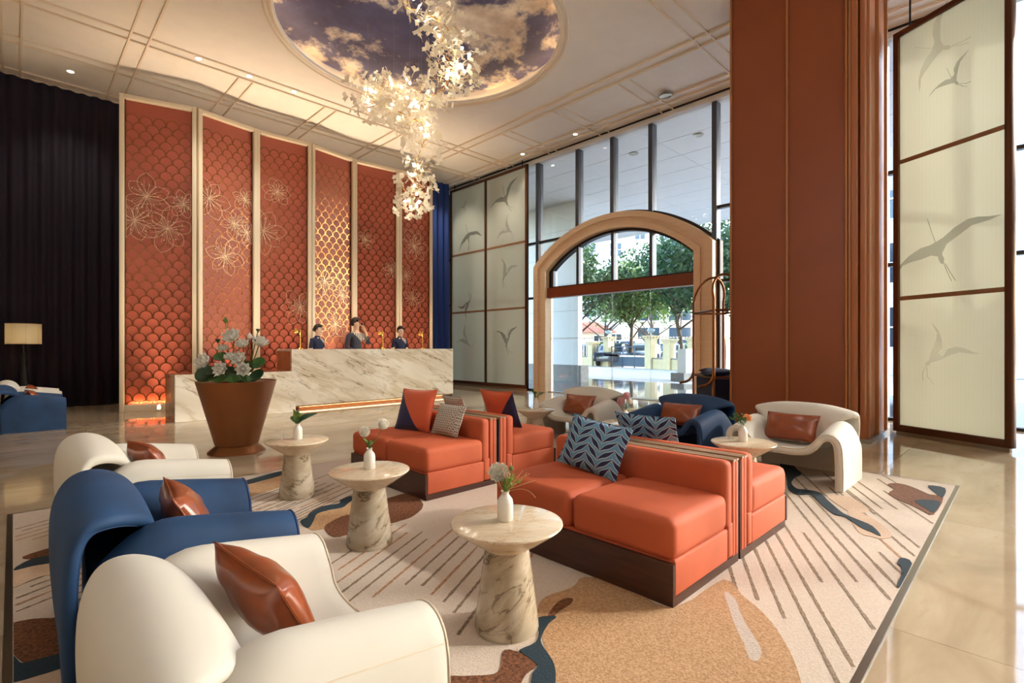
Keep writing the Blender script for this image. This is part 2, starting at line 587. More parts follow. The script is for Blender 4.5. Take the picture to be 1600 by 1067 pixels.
def finish(name, bm, mat, parent=None, smooth=35, loc=None):
    me = bpy.data.meshes.new(name)
    bmesh.ops.recalc_face_normals(bm, faces=bm.faces[:])
    bm.to_mesh(me)
    bm.free()
    mats = mat if isinstance(mat, (list, tuple)) else [mat]
    for m in mats:
        me.materials.append(MT[m] if isinstance(m, str) else m)
    if smooth:
        me.shade_smooth()
        me.set_sharp_from_angle(angle=R(smooth))
    o = bpy.data.objects.new(name, me)
    COL.objects.link(o)
    if parent is not None:
        o.parent = parent
    if loc is not None:
        o.location = loc
    return o


def obj_from(name, me, parent=None, loc=(0, 0, 0), rot=(0, 0, 0), scale=None):
    o = bpy.data.objects.new(name, me)
    COL.objects.link(o)
    if parent is not None:
        o.parent = parent
    o.location = loc
    o.rotation_euler = rot
    if scale is not None:
        o.scale = (scale,) * 3 if isinstance(scale, (int, float)) else scale
    return o


def raw(name, verts, faces, mat, parent=None, smooth=False, loc=None):
    me = bpy.data.meshes.new(name)
    me.from_pydata(verts, [], faces)
    for m in (mat if isinstance(mat, (list, tuple)) else [mat]):
        me.materials.append(MT[m] if isinstance(m, str) else m)
    if smooth:
        me.shade_smooth()
    me.update()
    o = bpy.data.objects.new(name, me)
    COL.objects.link(o)
    if parent is not None:
        o.parent = parent
    if loc is not None:
        o.location = loc
    return o


def tag(o, label, cat=None, group=None, kind=None):
    if label:
        o['label'] = label
    if cat:
        o['category'] = cat
    if group:
        o['group'] = group
    if kind:
        o['kind'] = kind
    return o


def thing(name, loc, rz=0.0, label=None, cat=None, group=None, kind=None):
    o = bpy.data.objects.new(name, None)
    o.empty_display_size = 0.1
    COL.objects.link(o)
    o.location = loc
    o.rotation_euler = (0, 0, rz)
    return tag(o, label, cat, group, kind)


def copy_tree(o, parent=None):
    c = o.copy()
    COL.objects.link(c)
    if parent is not None:
        c.parent = parent
    for ch in list(o.children):
        copy_tree(ch, c)
    return c


def box(bm, x0, x1, y0, y1, z0, z1, M=None, mi=0):
    v = [bm.verts.new(Vector(p) if M is None else M @ Vector(p)) for p in
         ((x0, y0, z0), (x1, y0, z0), (x1, y1, z0), (x0, y1, z0), (x0, y0, z1), (x1, y0, z1), (x1, y1, z1), (x0, y1, z1))]
    fs = []
    for f in ((3, 2, 1, 0), (4, 5, 6, 7), (0, 1, 5, 4), (1, 2, 6, 5), (2, 3, 7, 6), (3, 0, 4, 7)):
        fc = bm.faces.new([v[i] for i in f])
        fc.material_index = mi
        fs.append(fc)
    return v, fs


def merge(bm, tmp):
    me = bpy.data.meshes.new('tmp')
    tmp.to_mesh(me)
    tmp.free()
    bm.from_mesh(me)
    bpy.data.meshes.remove(me)


def rbox(bm, x0, x1, y0, y1, z0, z1, r=0.02, seg=3, M=None, puff=0.0):
    t = bmesh.new()
    box(t, x0, x1, y0, y1, z0, z1)
    bmesh.ops.bevel(t, geom=t.edges[:], offset=r, segments=seg, profile=0.5, affect='EDGES')
    if puff:
        bmesh.ops.subdivide_edges(t, edges=[e for e in t.edges if e.calc_length() > 0.15], cuts=5, use_grid_fill=True)
        cx, cy, hx, hy = (x0 + x1) / 2, (y0 + y1) / 2, (x1 - x0) / 2, (y1 - y0) / 2
        for v in t.verts:
            if v.co.z > (z0 + z1) / 2:
                u, w = (v.co.x - cx) / hx, (v.co.y - cy) / hy
                v.co.z += puff * max(0, 1 - u * u) * max(0, 1 - w * w)
    if M is not None:
        bmesh.ops.transform(t, matrix=M, verts=t.verts[:])
    merge(bm, t)


def lathe(bm, prof, n=32, M=None, mi=0, cap=True):
    rings = []
    for r, z in prof:
        if r < 1e-5:
            p = Vector((0, 0, z))
            rings.append([bm.verts.new(M @ p if M else p)])
        else:
            ring = []
            for i in range(n):
                p = Vector((r * math.cos(2 * PI * i / n), r * math.sin(2 * PI * i / n), z))
                ring.append(bm.verts.new(M @ p if M else p))
            rings.append(ring)
    for a, b in zip(rings, rings[1:]):
        for i in range(n):
            j = (i + 1) % n
            if len(a) == 1 and len(b) == 1:
                continue
            if len(a) == 1:
                f = bm.faces.new((a[0], b[i], b[j]))
            elif len(b) == 1:
                f = bm.faces.new((a[i], b[0], a[j]))
            else:
                f = bm.faces.new((a[i], b[i], b[j], a[j]))
            f.material_index = mi
    if cap:
        for ring in (rings[0], rings[-1]):
            if len(ring) > 1:
                bm.faces.new(ring).material_index = mi


def catmull(pts, n):
    pts = [Vector(p) for p in pts]
    P = [pts[0] * 2 - pts[1]] + pts + [pts[-1] * 2 - pts[-2]]
    out = []
    m = len(pts) - 1
    for k in range(n + 1):
        u = k / n * m
        i = min(int(u), m - 1)
        t = u - i
        p0, p1, p2, p3 = P[i], P[i + 1], P[i + 2], P[i + 3]
        out.append(0.5 * ((2 * p1) + (p2 - p0) * t + (2 * p0 - 5 * p1 + 4 * p2 - p3) * t * t + (3 * p1 - p0 - 3 * p2 + p3) * t ** 3))
    return out


def tube(bm, pts, rad, n=8, closed=False, mi=0, cap=True):
    pts = [Vector(p) for p in pts]
    m = len(pts)
    rings = []
    up = None
    for i, p in enumerate(pts):
        if closed:
            d = (pts[(i + 1) % m] - pts[i - 1])
        else:
            d = pts[min(i + 1, m - 1)] - pts[max(i - 1, 0)]
        if d.length < 1e-9:
            d = Vector((0, 0, 1))
        d.normalize()
        if up is None:
            up = d.orthogonal().normalized()
        else:
            up = (up - d * up.dot(d))
            if up.length < 1e-6:
                up = d.orthogonal()
            up.normalize()
        q = d.cross(up)
        r = rad[i] if isinstance(rad, (list, tuple)) else rad
        rings.append([bm.verts.new(p + (up * math.cos(2 * PI * k / n) + q * math.sin(2 * PI * k / n)) * r) for k in range(n)])
    segs = list(zip(rings, rings[1:])) + ([(rings[-1], rings[0])] if closed else [])
    for a, b in segs:
        for k in range(n):
            j = (k + 1) % n
            bm.faces.new((a[k], a[j], b[j], b[k])).material_index = mi
    if cap and not closed:
        bm.faces.new(rings[0][::-1]).material_index = mi
        bm.faces.new(rings[-1]).material_index = mi


def prism(bm, poly, z0, z1, M=None, mi=0):
    """poly: list of (x, y); extruded z0..z1."""
    a = [bm.verts.new(M @ Vector((x, y, z0)) if M else (x, y, z0)) for x, y in poly]
    b = [bm.verts.new(M @ Vector((x, y, z1)) if M else (x, y, z1)) for x, y in poly]
    n = len(poly)
    bm.faces.new(a[::-1]).material_index = mi
    bm.faces.new(b).material_index = mi
    for i in range(n):
        j = (i + 1) % n
        bm.faces.new((a[i], a[j], b[j], b[i])).material_index = mi


def sheet(bm, S, ns, na, t, edge=4):
    """A padded sheet: S(s, a) mid-surface, s in 0..1, a in -1..1, thickness t, rounded long edges."""
    h = 1e-3
    loops = []
    for i in range(ns + 1):
        s = i / ns
        row = []
        for j in range(na + 1):
            a = -1 + 2 * j / na
            p = S(s, a)
            ds = S(min(1, s + h), a) - S(max(0, s - h), a)
            da = S(s, min(1, a + h)) - S(s, max(-1, a - h))
            nn = ds.cross(da)
            nn.normalize()
            row.append((p, nn, da.normalized()))
        loop = [p + nn * (t / 2) for p, nn, e in row]
        p, nn, e = row[-1]
        for k in range(1, edge):
            th = PI / 2 - PI * k / edge
            loop.append(p + e * (t / 2 * math.cos(th)) + nn * (t / 2 * math.sin(th)))
        loop += [p - nn * (t / 2) for p, nn, e in reversed(row)]
        p, nn, e = row[0]
        for k in range(1, edge):
            th = -PI / 2 + PI * k / edge
            loop.append(p - e * (t / 2 * math.cos(th)) + nn * (t / 2 * math.sin(th)))
        loops.append([bm.verts.new(q) for q in loop])
    m = len(loops[0])
    for a, b in zip(loops, loops[1:]):
        for k in range(m):
            j = (k + 1) % m
            bm.faces.new((a[k], a[j], b[j], b[k]))
    bm.faces.new(loops[0][::-1])
    bm.faces.new(loops[-1])


def pillow_bm(w, h, t, n=18, wrinkle=0.0, seed=0, pinch=0.12):
    """Lies in the local x-y plane, thickness along z."""
    bm = bmesh.new()
    rnd = random.Random(seed)
    grids = []
    for side in (1, -1):
        g = []
        for i in range(n + 1):
            row = []
            for j in range(n + 1):
                u, v = -1 + 2 * i / n, -1 + 2 * j / n
                e = (max(0, 1 - abs(u) ** 2.4) * max(0, 1 - abs(v) ** 2.4)) ** 0.55
                kx = 1 - pinch * (1 - v * v) * (abs(u) ** 3) * 0.0 - pinch * (1 - abs(v) ** 2) * abs(u) ** 4 * 0.6
                ky = 1 - pinch * (1 - abs(u) ** 2) * abs(v) ** 4 * 0.6
                z = side * t / 2 * e
                if wrinkle:
                    z += side * wrinkle * e * mnoise.noise(Vector((u * 2.2 + seed, v * 2.2, side)))
                row.append((u * w / 2 * kx, v * h / 2 * ky, z))
            g.append(row)
        grids.append(g)
    top = [[bm.verts.new(p) for p in row] for row in grids[0]]
    bot = [[top[i][j] if i in (0, n) or j in (0, n) else bm.verts.new(grids[1][i][j]) for j in range(n + 1)] for i in range(n + 1)]
    for i in range(n):
        for j in range(n):
            bm.faces.new((top[i][j], top[i + 1][j], top[i + 1][j + 1], top[i][j + 1]))
            f = (bot[i][j], bot[i][j + 1], bot[i + 1][j + 1], bot[i + 1][j])
            if len(set(f)) == 4:
                try:
                    bm.faces.new(f)
                except ValueError:
                    pass
    return bm


def seam_pts(w, h, pinch=0.12, n=14):
    pts = []
    for k in range(4):
        for i in range(n):
            s = -1 + 2 * i / n
            if k == 0:
                u, v = s, -1
            elif k == 1:
                u, v = 1, s
            elif k == 2:
                u, v = -s, 1
            else:
                u, v = -1, -s
            kx = 1 - pinch * (1 - abs(v) ** 2) * abs(u) ** 4 * 0.6
            ky = 1 - pinch * (1 - abs(u) ** 2) * abs(v) ** 4 * 0.6
            pts.append((u * w / 2 * kx, v * h / 2 * ky, 0))
    return pts


def leaf(bm, M, L, W, curl=0.3, cup=0.15, n=4, tip=1.0, mi=0, twist=0.0):
    """Leaf or petal growing along local +y from the origin, facing +z."""
    rows = []
    for i in range(n + 1):
        s = i / n
        w = W / 2 * (math.sin(PI * min(0.97, 0.06 + 0.94 * s ** tip)) ** 0.8)
        y = L * math.sin(curl * s) / curl if abs(curl) > 1e-4 else L * s
        z = L * (1 - math.cos(curl * s)) / curl if abs(curl) > 1e-4 else 0
        rows.append([bm.verts.new(M @ Vector((x * w, y, z + cup * W * (x * x)))) for x in (-1, 0, 1)])
    for a, b in zip(rows, rows[1:]):
        for k in (0, 1):
            bm.faces.new((a[k], a[k + 1], b[k + 1], b[k])).material_index = mi


def frame(d, up=(0, 0, 1), loc=(0, 0, 0)):
    """Matrix whose local +y points along d and +z roughly up."""
    y = Vector(d).normalized()
    z = Vector(up) - y * Vector(up).dot(y)
    if z.length < 1e-4:
        z = y.orthogonal()
    z.normalize()
    x = y.cross(z)
    return Matrix(((x.x, y.x, z.x, loc[0]), (x.y, y.y, z.y, loc[1]), (x.z, y.z, z.z, loc[2]), (0, 0, 0, 1)))


# ------------------------------------------------------------------ room shell
ZC = 6.35                     # ceiling height
X0, X1, Y0, Y1 = -5.0, 10.35, -7.0, 13.75
OC = (4.89, 7.10)             # centre of the round recess
OR = 2.27
RUG = (0.0, 5.77, 0.45, 5.06)


def room():
    fl = thing('floor', (0, 0, 0), label='polished beige stone floor of the lobby', kind='structure')
    bm = bmesh.new()
    box(bm, X0, X1 + 0.1, Y0, Y1, -0.12, -0.006)
    finish('floor_bed', bm, 'grout', fl, 0)
    tx, ty = 1.92, 1.0
    meshes = {}
    nx = int((X1 - X0) / tx) + 1
    ny = int((Y1 - Y0) / ty) + 1
    for i in range(nx):
        for j in range(ny):
            a, b = X0 + i * tx, min(X0 + (i + 1) * tx, X1 + 0.1)
            c, d = Y0 + j * ty, min(Y0 + (j + 1) * ty, Y1)
            if b - a < 0.05 or d - c < 0.05:
                continue
            key = (round(b - a, 3), round(d - c, 3))
            if key not in meshes:
                bm = bmesh.new()
                box(bm, 0, key[0] - 0.0025, 0, key[1] - 0.0025, -0.012, 0)
                o = finish('floor_tile', bm, 'floor', fl, 0)
                meshes[key] = o.data
                o.location = (a, c, 0)
            else:
                obj_from('floor_tile', meshes[key], fl, (a, c, 0))
    # walls out of the lens and behind the curtain
    for nm, args in (('wall_back', (X0, X1 + 0.1, Y1, Y1 + 0.2, 0, ZC)), ('wall_left', (X0 - 0.2, X0, Y0, Y1, 0, ZC)), ('wall_front', (X0, X1, Y0 - 0.2, Y0, 0, ZC))):
        bm = bmesh.new()
        box(bm, *args)
        tag(finish(nm, bm, 'wall', None, 0), 'plain cream plaster wall', kind='structure')
    # ceiling with a round hole
    ce = thing('ceiling', (0, 0, 0), label='cream panelled ceiling with a round painted sky recess', kind='structure')
    bm = bmesh.new()
    n = 96
    inner, outer = [], []
    for i in range(n):
        a = 2 * PI * i / n
        c, s = math.cos(a), math.sin(a)
        inner.append((OC[0] + OR * c, OC[1] + OR * s))
        big = []
        for lim, comp, o in ((X1 + 0.1, c, OC[0]), (X0, c, OC[0])):
            if comp * (lim - o) > 1e-9:
                big.append((lim - o) / comp)
        for lim, comp, o in ((Y1, s, OC[1]), (Y0, s, OC[1])):
            if comp * (lim - o) > 1e-9:
                big.append((lim - o) / comp)
        k = min(big)
        outer.append((OC[0] + k * c, OC[1] + k * s))
    corners = [(X0, Y0), (X1 + 0.1, Y0), (X1 + 0.1, Y1), (X0, Y1)]
    lo = [bm.verts.new((x, y, ZC)) for x, y in inner]
    lo2 = [bm.verts.new((x, y, ZC + 0.05)) for x, y in inner]
    ou = [bm.verts.new((x, y, ZC)) for x, y in outer]
    for i in range(n):
        j = (i + 1) % n
        p, q = outer[i], outer[j]
        fv = [lo[i], ou[i]]
        if abs(p[0] - q[0]) > 1e-6 and abs(p[1] - q[1]) > 1e-6:
            cr = min(corners, key=lambda c_: (c_[0] - p[0]) ** 2 + (c_[1] - p[1]) ** 2)
            fv.append(bm.verts.new((cr[0], cr[1], ZC)))
        fv += [ou[j], lo[j]]
        bm.faces.new(fv)
        bm.faces.new((lo[i], lo[j], lo2[j], lo2[i]))
    # shelf and recess wall behind the lip
    r2 = OR + 0.22
    sh = [bm.verts.new((OC[0] + r2 * math.cos(2 * PI * i / n), OC[1] + r2 * math.sin(2 * PI * i / n), ZC + 0.05)) for i in range(n)]
    tp = [bm.verts.new((OC[0] + r2 * math.cos(2 * PI * i / n), OC[1] + r2 * math.sin(2 * PI * i / n), ZC + 0.30)) for i in range(n)]
    for i in range(n):
        j = (i + 1) % n
        bm.faces.new((lo2[i], lo2[j], sh[j], sh[i]))
        bm.faces.new((sh[i], sh[j], tp[j], tp[i]))
    finish('ceiling_board', bm, 'ceiling', ce, 30)
    bm = bmesh.new()
    lathe(bm, [(r2 + 0.02, 0.0), (r2 + 0.02, 0.04)], 96)
    o = finish('sky_mural', bm, 'mural', ce, 30, (OC[0], OC[1], ZC + 0.30))
    tag(o, 'round ceiling painting of white clouds on dusky blue')
    bm = bmesh.new()
    tube(bm, [(OC[0] + (OR + 0.15) * math.cos(2 * PI * i / 72), OC[1] + (OR + 0.15) * math.sin(2 * PI * i / 72), ZC + 0.075) for i in range(72)], 0.014, 6, True)
    finish('cove_light', bm, 'cove', ce, 60)
    for rr, w in ((OR + 0.05, 0.03), (OR + 0.14, 0.02)):
        bm = bmesh.new()
        lathe(bm, [(rr - w, 0), (rr - w * 0.6, -0.02), (rr + w * 0.6, -0.02), (rr + w, 0)], 96, cap=False)
        finish('ring_moulding', bm, 'rib', ce, 40, (OC[0], OC[1], ZC))
    # flat ribs in pairs
    W, T = 0.03, 0.035
    bm0 = bmesh.new()
    ry = [(-2.0, Y0, Y1), (-1.75, Y0, Y1), (-0.13, Y0, Y1), (0.10, Y0, Y1)]
    for x in (1.38, 1.64):
        ry.append((x, 2.2 if x > 1.5 else Y0, Y1))
    for a, b in ((3.08, 3.34), (4.77, 5.03), (6.46, 6.72)):
        for x in (a, b):
            ry += [(x, 10.55, Y1), (x, Y0, 3.70)]
    ry += [(8.14, Y0, Y1), (8.40, Y0, Y1), (9.60, Y0, Y1), (9.85, Y0, Y1)]
    rx = [(10.28, X0, 10.2), (10.55, X0, 10.2), (11.75, X0, 10.2), (12.0, X0, 10.2), (13.18, X0, 10.2), (13.45, X0, 10.2), (3.70, X0, 10.2), (3.96, X0, 10.2)]
    for a, b in ((5.40, 5.66), (7.04, 7.30), (8.68, 8.94)):
        for y in (a, b):
            rx += [(y, 8.40, 10.2), (y, X0, 1.38)]
    bm0.free()
    for x, a, b in ry:
        bm = bmesh.new()
        box(bm, -W / 2, W / 2, 0, b - a, -T, 0)
        finish('ceiling_rib', bm, 'rib', ce, 0, (x, a, ZC))
    for y, a, b in rx:
        bm = bmesh.new()
        box(bm, 0, b - a, -W / 2, W / 2, -T * 0.86, 0)
        finish('ceiling_rib', bm, 'rib', ce, 0, (a, y, ZC))


def downlights():
    pos = [(0.77, 12.57, 'recessed ceiling downlight over the dark curtain'), (2.37, 10.41, 'left one of the two recessed downlights over the terracotta panels'),
           (3.21, 10.41, 'recessed downlight between the paired ribs above the second terracotta panel'), (4.05, 10.41, 'recessed downlight half hidden beside the ginkgo chandelier'),
           (9.72, 7.72, 'nearer one of the two small downlights along the glass wall'), (9.72, 9.5, 'farther one of the two small downlights along the glass wall')]
    for k, (x, y, lb) in enumerate(pos):
        t = thing('downlight', (x, y, ZC), 0, lb, 'downlight', 'recessed ceiling downlights')
        bm = bmesh.new()
        lathe(bm, [(0.05, 0.0), (0.05, -0.004), (0.066, -0.01), (0.07, 0.0)], 20, cap=False)
        finish('trim_ring', bm, 'rib', t, 40)
        bm = bmesh.new()
        lathe(bm, [(0.0, -0.003), (0.05, -0.003)], 20, cap=False)
        finish('lens', bm, 'lens', t, 40)
        light('downlight_beam', 'SPOT', (x, y, ZC - 0.03), 110 if y > 10 else 60, WARM, (0, 0, -1), spot_size=R(95), spot_blend=0.9, shadow_soft_size=0.05)
    # fixtureless fill spots added over the seating and planter and before the desk
    for x, y in ((1.0, 1.6), (1.0, 3.6), (2.6, 0.4), (3.6, 2.4), (5.6, 1.2), (5.6, 3.0), (1.6, 5.7), (5.0, 8.2)):
        light('lobby_fill_spot', 'SPOT', (x, y, ZC - 0.04), 26 if y < 5 else 120, SOFT, (0, 0, -1), spot_size=R(70), spot_blend=0.9, shadow_soft_size=0.07)


    for y in (10.4, 12.2):  # fill spots added to brighten the left bird screen
        light('screen_fill_spot', 'SPOT', (8.6, y, ZC - 0.04), 170, (1.0, 0.93, 0.8), (0.55, 0, -1), spot_size=R(75), spot_blend=0.9, shadow_soft_size=0.07)
    # added fill spots, no fixture, brightening the front of the reception desk
    for x in (3.4, 5.0, 6.6):
        light('desk_fill_spot', 'SPOT', (x, 7.3, ZC - 0.04), 150, (1.0, 0.96, 0.9), (0, 0.5, -1), spot_size=R(60), spot_blend=0.9, shadow_soft_size=0.07)


# ------------------------------------------------------------------ curtains


def curtain(name, x0, x1, y, z0, z1, wl, amp, mat, label, seed=0):
    rnd = random.Random(seed)
    verts, faces = [], []
    n = int((x1 - x0) / wl * 8)
    ph = 0.0
    cols = []
    for i in range(n + 1):
        x = x0 + (x1 - x0) * i / n
        ph += 2 * PI / 8 * (0.85 + 0.3 * rnd.random())
        cols.append((x, math.sin(ph), math.sin(ph * 0.31 + 1)))
    zs = [z0 + (z1 - z0) * k / 6 for k in range(7)]
    for k, z in enumerate(zs):
        f = 1.0 - 0.35 * k / 6
        for x, s, s2 in cols:
            verts.append((x + 0.012 * s2 * f, y + amp * f * s + amp * 0.4 * s2 * f, z))
    m = n + 1
    for k in range(6):
        for i in range(n):
            faces.append((k * m + i, k * m + i + 1, (k + 1) * m + i + 1, (k + 1) * m + i))
    nb = len(verts)
    verts += [(a, b + 0.012, c) for a, b, c in verts]
    faces += [tuple(nb + v for v in reversed(f)) for f in faces]
    for i in range(n):
        faces.append((i, nb + i, nb + i + 1, i + 1))
    o = raw(name, verts, faces, mat, smooth=True)
    return tag(o, label, 'curtain')


# ------------------------------------------------------------------ terracotta scale panels
PAN = [(1.405, 11.73), (2.565, 11.41), (3.71, 11.63), (4.87, 11.56), (6.03, 11.77), (7.23, 11.65), (8.25, 11.60)]


def panels():
    Hp = 5.85
    r = 0.104
    dx = 0.2135
    dz = 0.140
    rim = 0.013

    def scale_mesh(kind, variant):
        bm = bmesh.new()
        n = 14
        a0, a1 = (0, PI) if kind == 'full' else ((0, PI / 2) if kind == 'left' else (PI / 2, PI))
        oc, ic = [], []
        for i in range(n + 1):
            a = a0 + (a1 - a0) * i / n
            oc.append((math.cos(a), math.sin(a)))
        low = -0.085
        # local: x across, z up, y depth (front is -y)
        def pt3(x, z, off=0.0):
            return (x, -0.0045 * (z / r) - off * 0.6, z)
        o_f = [bm.verts.new(pt3(r * c, r * s, 0.004)) for c, s in oc]
        i_f = [bm.verts.new(pt3((r - rim) * c, (r - rim) * s, 0.004)) for c, s in oc]
        i_b = [bm.verts.new(pt3((r - rim) * c, (r - rim) * s, 0.0)) for c, s in oc]
        o_b = [bm.verts.new(pt3(r * c, r * s, -0.003)) for c, s in oc]
        for i in range(n):
            bm.faces.new((o_f[i], o_f[i + 1], i_f[i + 1], i_f[i])).material_index = 1
            bm.faces.new((i_f[i], i_f[i + 1], i_b[i + 1], i_b[i])).material_index = 1
            bm.faces.new((o_f[i + 1], o_f[i], o_b[i], o_b[i + 1])).material_index = 1
        xs = (r - rim, -(r - rim)) if kind == 'full' else ((r - rim, 0) if kind == 'left' else (0, -(r - rim)))
        b0 = bm.verts.new(pt3(xs[0], low))
        b1 = bm.verts.new(pt3(xs[1], low))
        poly = i_b[:]
        if kind == 'left':
            poly = poly + [b1, b0]
        elif kind == 'right':
            poly = poly + [b1, b0]
        else:
            poly = poly + [b1, b0]
        bm.faces.new(poly).material_index = 0
        # rim legs running down
        for sx in ((1, -1) if kind == 'full' else ((1,) if kind == 'left' else (-1,))):
            a = [pt3(sx * r, 0, 0.004), pt3(sx * (r - rim), 0, 0.004), pt3(sx * (r - rim), low, 0.002), pt3(sx * r, low, 0.002)]
            bm.faces.new([bm.verts.new(p) for p in a]).material_index = 1
        me = bpy.data.meshes.new('scale')
        bm.to_mesh(me)
        bm.free()
        me.materials.append(MT['scale%d' % variant])
        me.materials.append(MT['rim'])
        return me

    SM = {(k, v): scale_mesh(k, v) for k in ('full', 'left', 'right') for v in range(3)}
    names = ['first terracotta fish-scale wall panel from the left, glowing orange at its foot',
             'second terracotta fish-scale panel from the left, behind the lotus planter',
             'third terracotta fish-scale panel from the left, behind the left end of the marble desk',
             'fourth terracotta fish-scale panel, between the left woman and the man at the desk',
             'fifth terracotta fish-scale panel, between the man and the right woman at the desk',
             'narrow sixth terracotta fish-scale panel beside the blue curtain']
    flowers = [[(0.40, 4.02, 0.34), (0.22, 3.55, 0.36), (0.72, 3.45, 0.36), (0.98, 3.95, 0.25)],
               [(0.22, 4.15, 0.34), (0.72, 3.75, 0.26), (0.55, 3.05, 0.36), (1.0, 3.6, 0.24), (0.95, 4.3, 0.24)],
               [(0.15, 3.7, 0.42), (0.95, 2.1, 0.36), (0.45, 4.6, 0.25)],
               [(0.35, 2.75, 0.45), (0.85, 2.45, 0.28), (0.65, 1.75, 0.34)],
               [(1.0, 3.2, 0.25), (0.3, 3.9, 0.22)],
               [(0.55, 3.9, 0.4), (0.25, 3.1, 0.26), (0.5, 2.5, 0.3)]]
    for k in range(6):
        (ax, ay), (bx, by) = PAN[k], PAN[k + 1]
        L = math.hypot(bx - ax, by - ay)
        t = thing('wall_panel', (ax, ay, 0), math.atan2(by - ay, bx - ax), names[k], 'wall panel', 'terracotta fish-scale wall panels')
        fw_ = 0.075
        for nm, a, b, z0, z1 in (('post', 0, fw_, 0, Hp), ('post', L - fw_, L, 0, Hp), ('top_rail', fw_, L - fw_, Hp - 0.08, Hp), ('bottom_rail', fw_, L - fw_, 0.0, 0.13)):
            bm = bmesh.new()
            rbox(bm, a + 0.001, b - 0.001, -0.085, 0.06, z0, z1, 0.008, 2)
            finish(nm, bm, 'cream_paint', t, 30)
        bm = bmesh.new()
        box(bm, fw_, L - fw_, 0.012, 0.05, 0.1, Hp - 0.05)
        finish('backing_board', bm, 'terracotta', t, 0)
        for a in (fw_, L - fw_ - 0.014):
            bm = bmesh.new()
            box(bm, a, a + 0.014, -0.03, 0.012, 0.13, Hp - 0.08)
            finish('inner_lip', bm, 'bronze', t, 0)
        inner = L - 2 * fw_ - 0.02
        nc = max(1, round(inner / dx))
        sc = inner / (nc * dx)
        rows = int((Hp - 0.08 - 0.18) / dz)
        rnd = random.Random(k + 3)
        for j in range(rows):
            z = 0.10 + j * dz
            if z + r > Hp - 0.075:
                break
            off = j % 2
            hz = mnoise.noise(Vector((k * 3.1, z * 0.9, 1.3)))
            for i in range(nc + off):
                x = fw_ + 0.01 + (i + (0.0 if off else 0.5)) * dx * sc
                kind = 'full'
                if off and i == 0:
                    kind = 'left'
                elif off and i == nc:
                    kind = 'right'
                nz = mnoise.noise(Vector((k * 5.0 + x * 1.3, z * 1.1, 4.0)))
                var = 0 if (z > 4.3 or nz < -0.12) else (1 if nz < 0.2 else 2)
                if z < 1.0:
                    var = 2 if nz > 0 else 1
                obj_from('scale', SM[(kind, var)], t, (x, -0.002 - 0.0002 * (j % 2), z), (0, 0, 0), (sc, 1, 1))
        # inlaid flowers of gold wire
        for fx, fz, fr in flowers[k]:
            fr *= 1.25
            bm = bmesh.new()
            fx = max(fw_ + 0.03, min(L - fw_ - 0.03, fx * L / 1.19))
            lo, hi = fw_ + 0.02, L - fw_ - 0.02
            rndf = random.Random(int(fx * 1000 + fz * 77))
            npet = rndf.choice((6, 7, 8))
            a0 = rndf.random() * 6

            def line(pts, w=0.0032):
                pts = [(min(hi, max(lo, x)), z) for x, z in pts]
                pts = [p for i, p in enumerate(pts) if i == 0 or (abs(p[0] - pts[i - 1][0]) + abs(p[1] - pts[i - 1][1])) > 1e-4]
                if len(pts) < 2:
                    return
                tube(bm, [(x, -0.024, z) for x, z in pts], w, 4)
            for p in range(npet):
                a = a0 + 2 * PI * p / npet + rndf.uniform(-0.15, 0.15)
                ln = fr * rndf.uniform(0.8, 1.05)
                wd = ln * rndf.uniform(0.26, 0.36)
                ca, sa = math.cos(a), math.sin(a)

                def P(s, w):
                    return (fx + ca * s * ln - sa * w * wd, fz + sa * s * ln + ca * w * wd)
                for sgn in (1, -1):
                    line([P(s / 8, sgn * math.sin(PI * (0.02 + 0.98 * (s / 8) ** 1.25)) ** 0.8) for s in range(9)])
                line([P(0.1 + 0.6 * s / 4, 0.25 * math.sin(s / 4 * 2)) for s in range(5)], 0.0022)
                line([P(0.1 + 0.5 * s / 4, -0.3 * math.sin(s / 4 * 2)) for s in range(5)], 0.0022)
            for q in range(14):
                a = 2 * PI * q / 14 + rndf.uniform(-0.1, 0.1)
                ln = fr * rndf.uniform(0.3, 0.6)
                x2, z2 = fx + math.cos(a) * ln, fz + math.sin(a) * ln
                if lo + 0.02 < x2 < hi - 0.02:
                    line([(fx, fz), (x2, z2)], 0.0022)
                    lathe(bm, [(0.0, 0.0), (0.012, 0.004), (0.0, 0.008)], 6, Matrix.Translation((x2, -0.026, z2)) @ Matrix.Rotation(PI / 2, 4, 'X'))
            if len(bm.verts):
                finish('flower_inlay', bm, 'gold_line', t, 60)
            else:
                bm.free()
        # floor uplight strip in front of each panel
        mx, my = (ax + bx) / 2, (ay + by) / 2
        ny = Vector((by - ay, -(bx - ax), 0)).normalized()
        light('panel_uplight', 'AREA', (mx + ny.x * 0.20, my + ny.y * 0.20, 0.03), 24, (1.0, 0.76, 0.52), (ny.x * 0.03, ny.y * 0.03, 1), shape='RECTANGLE', size=0.05, size_y=0.9, spread=R(58))
        light('panel_foot_light', 'AREA', (mx + ny.x * 0.075, my + ny.y * 0.075, 0.145), 4, (1.0, 0.52, 0.20), (-ny.x * 0.45, -ny.y * 0.45, 1), shape='RECTANGLE', size=0.9, size_y=0.03)


# ------------------------------------------------------------------ column


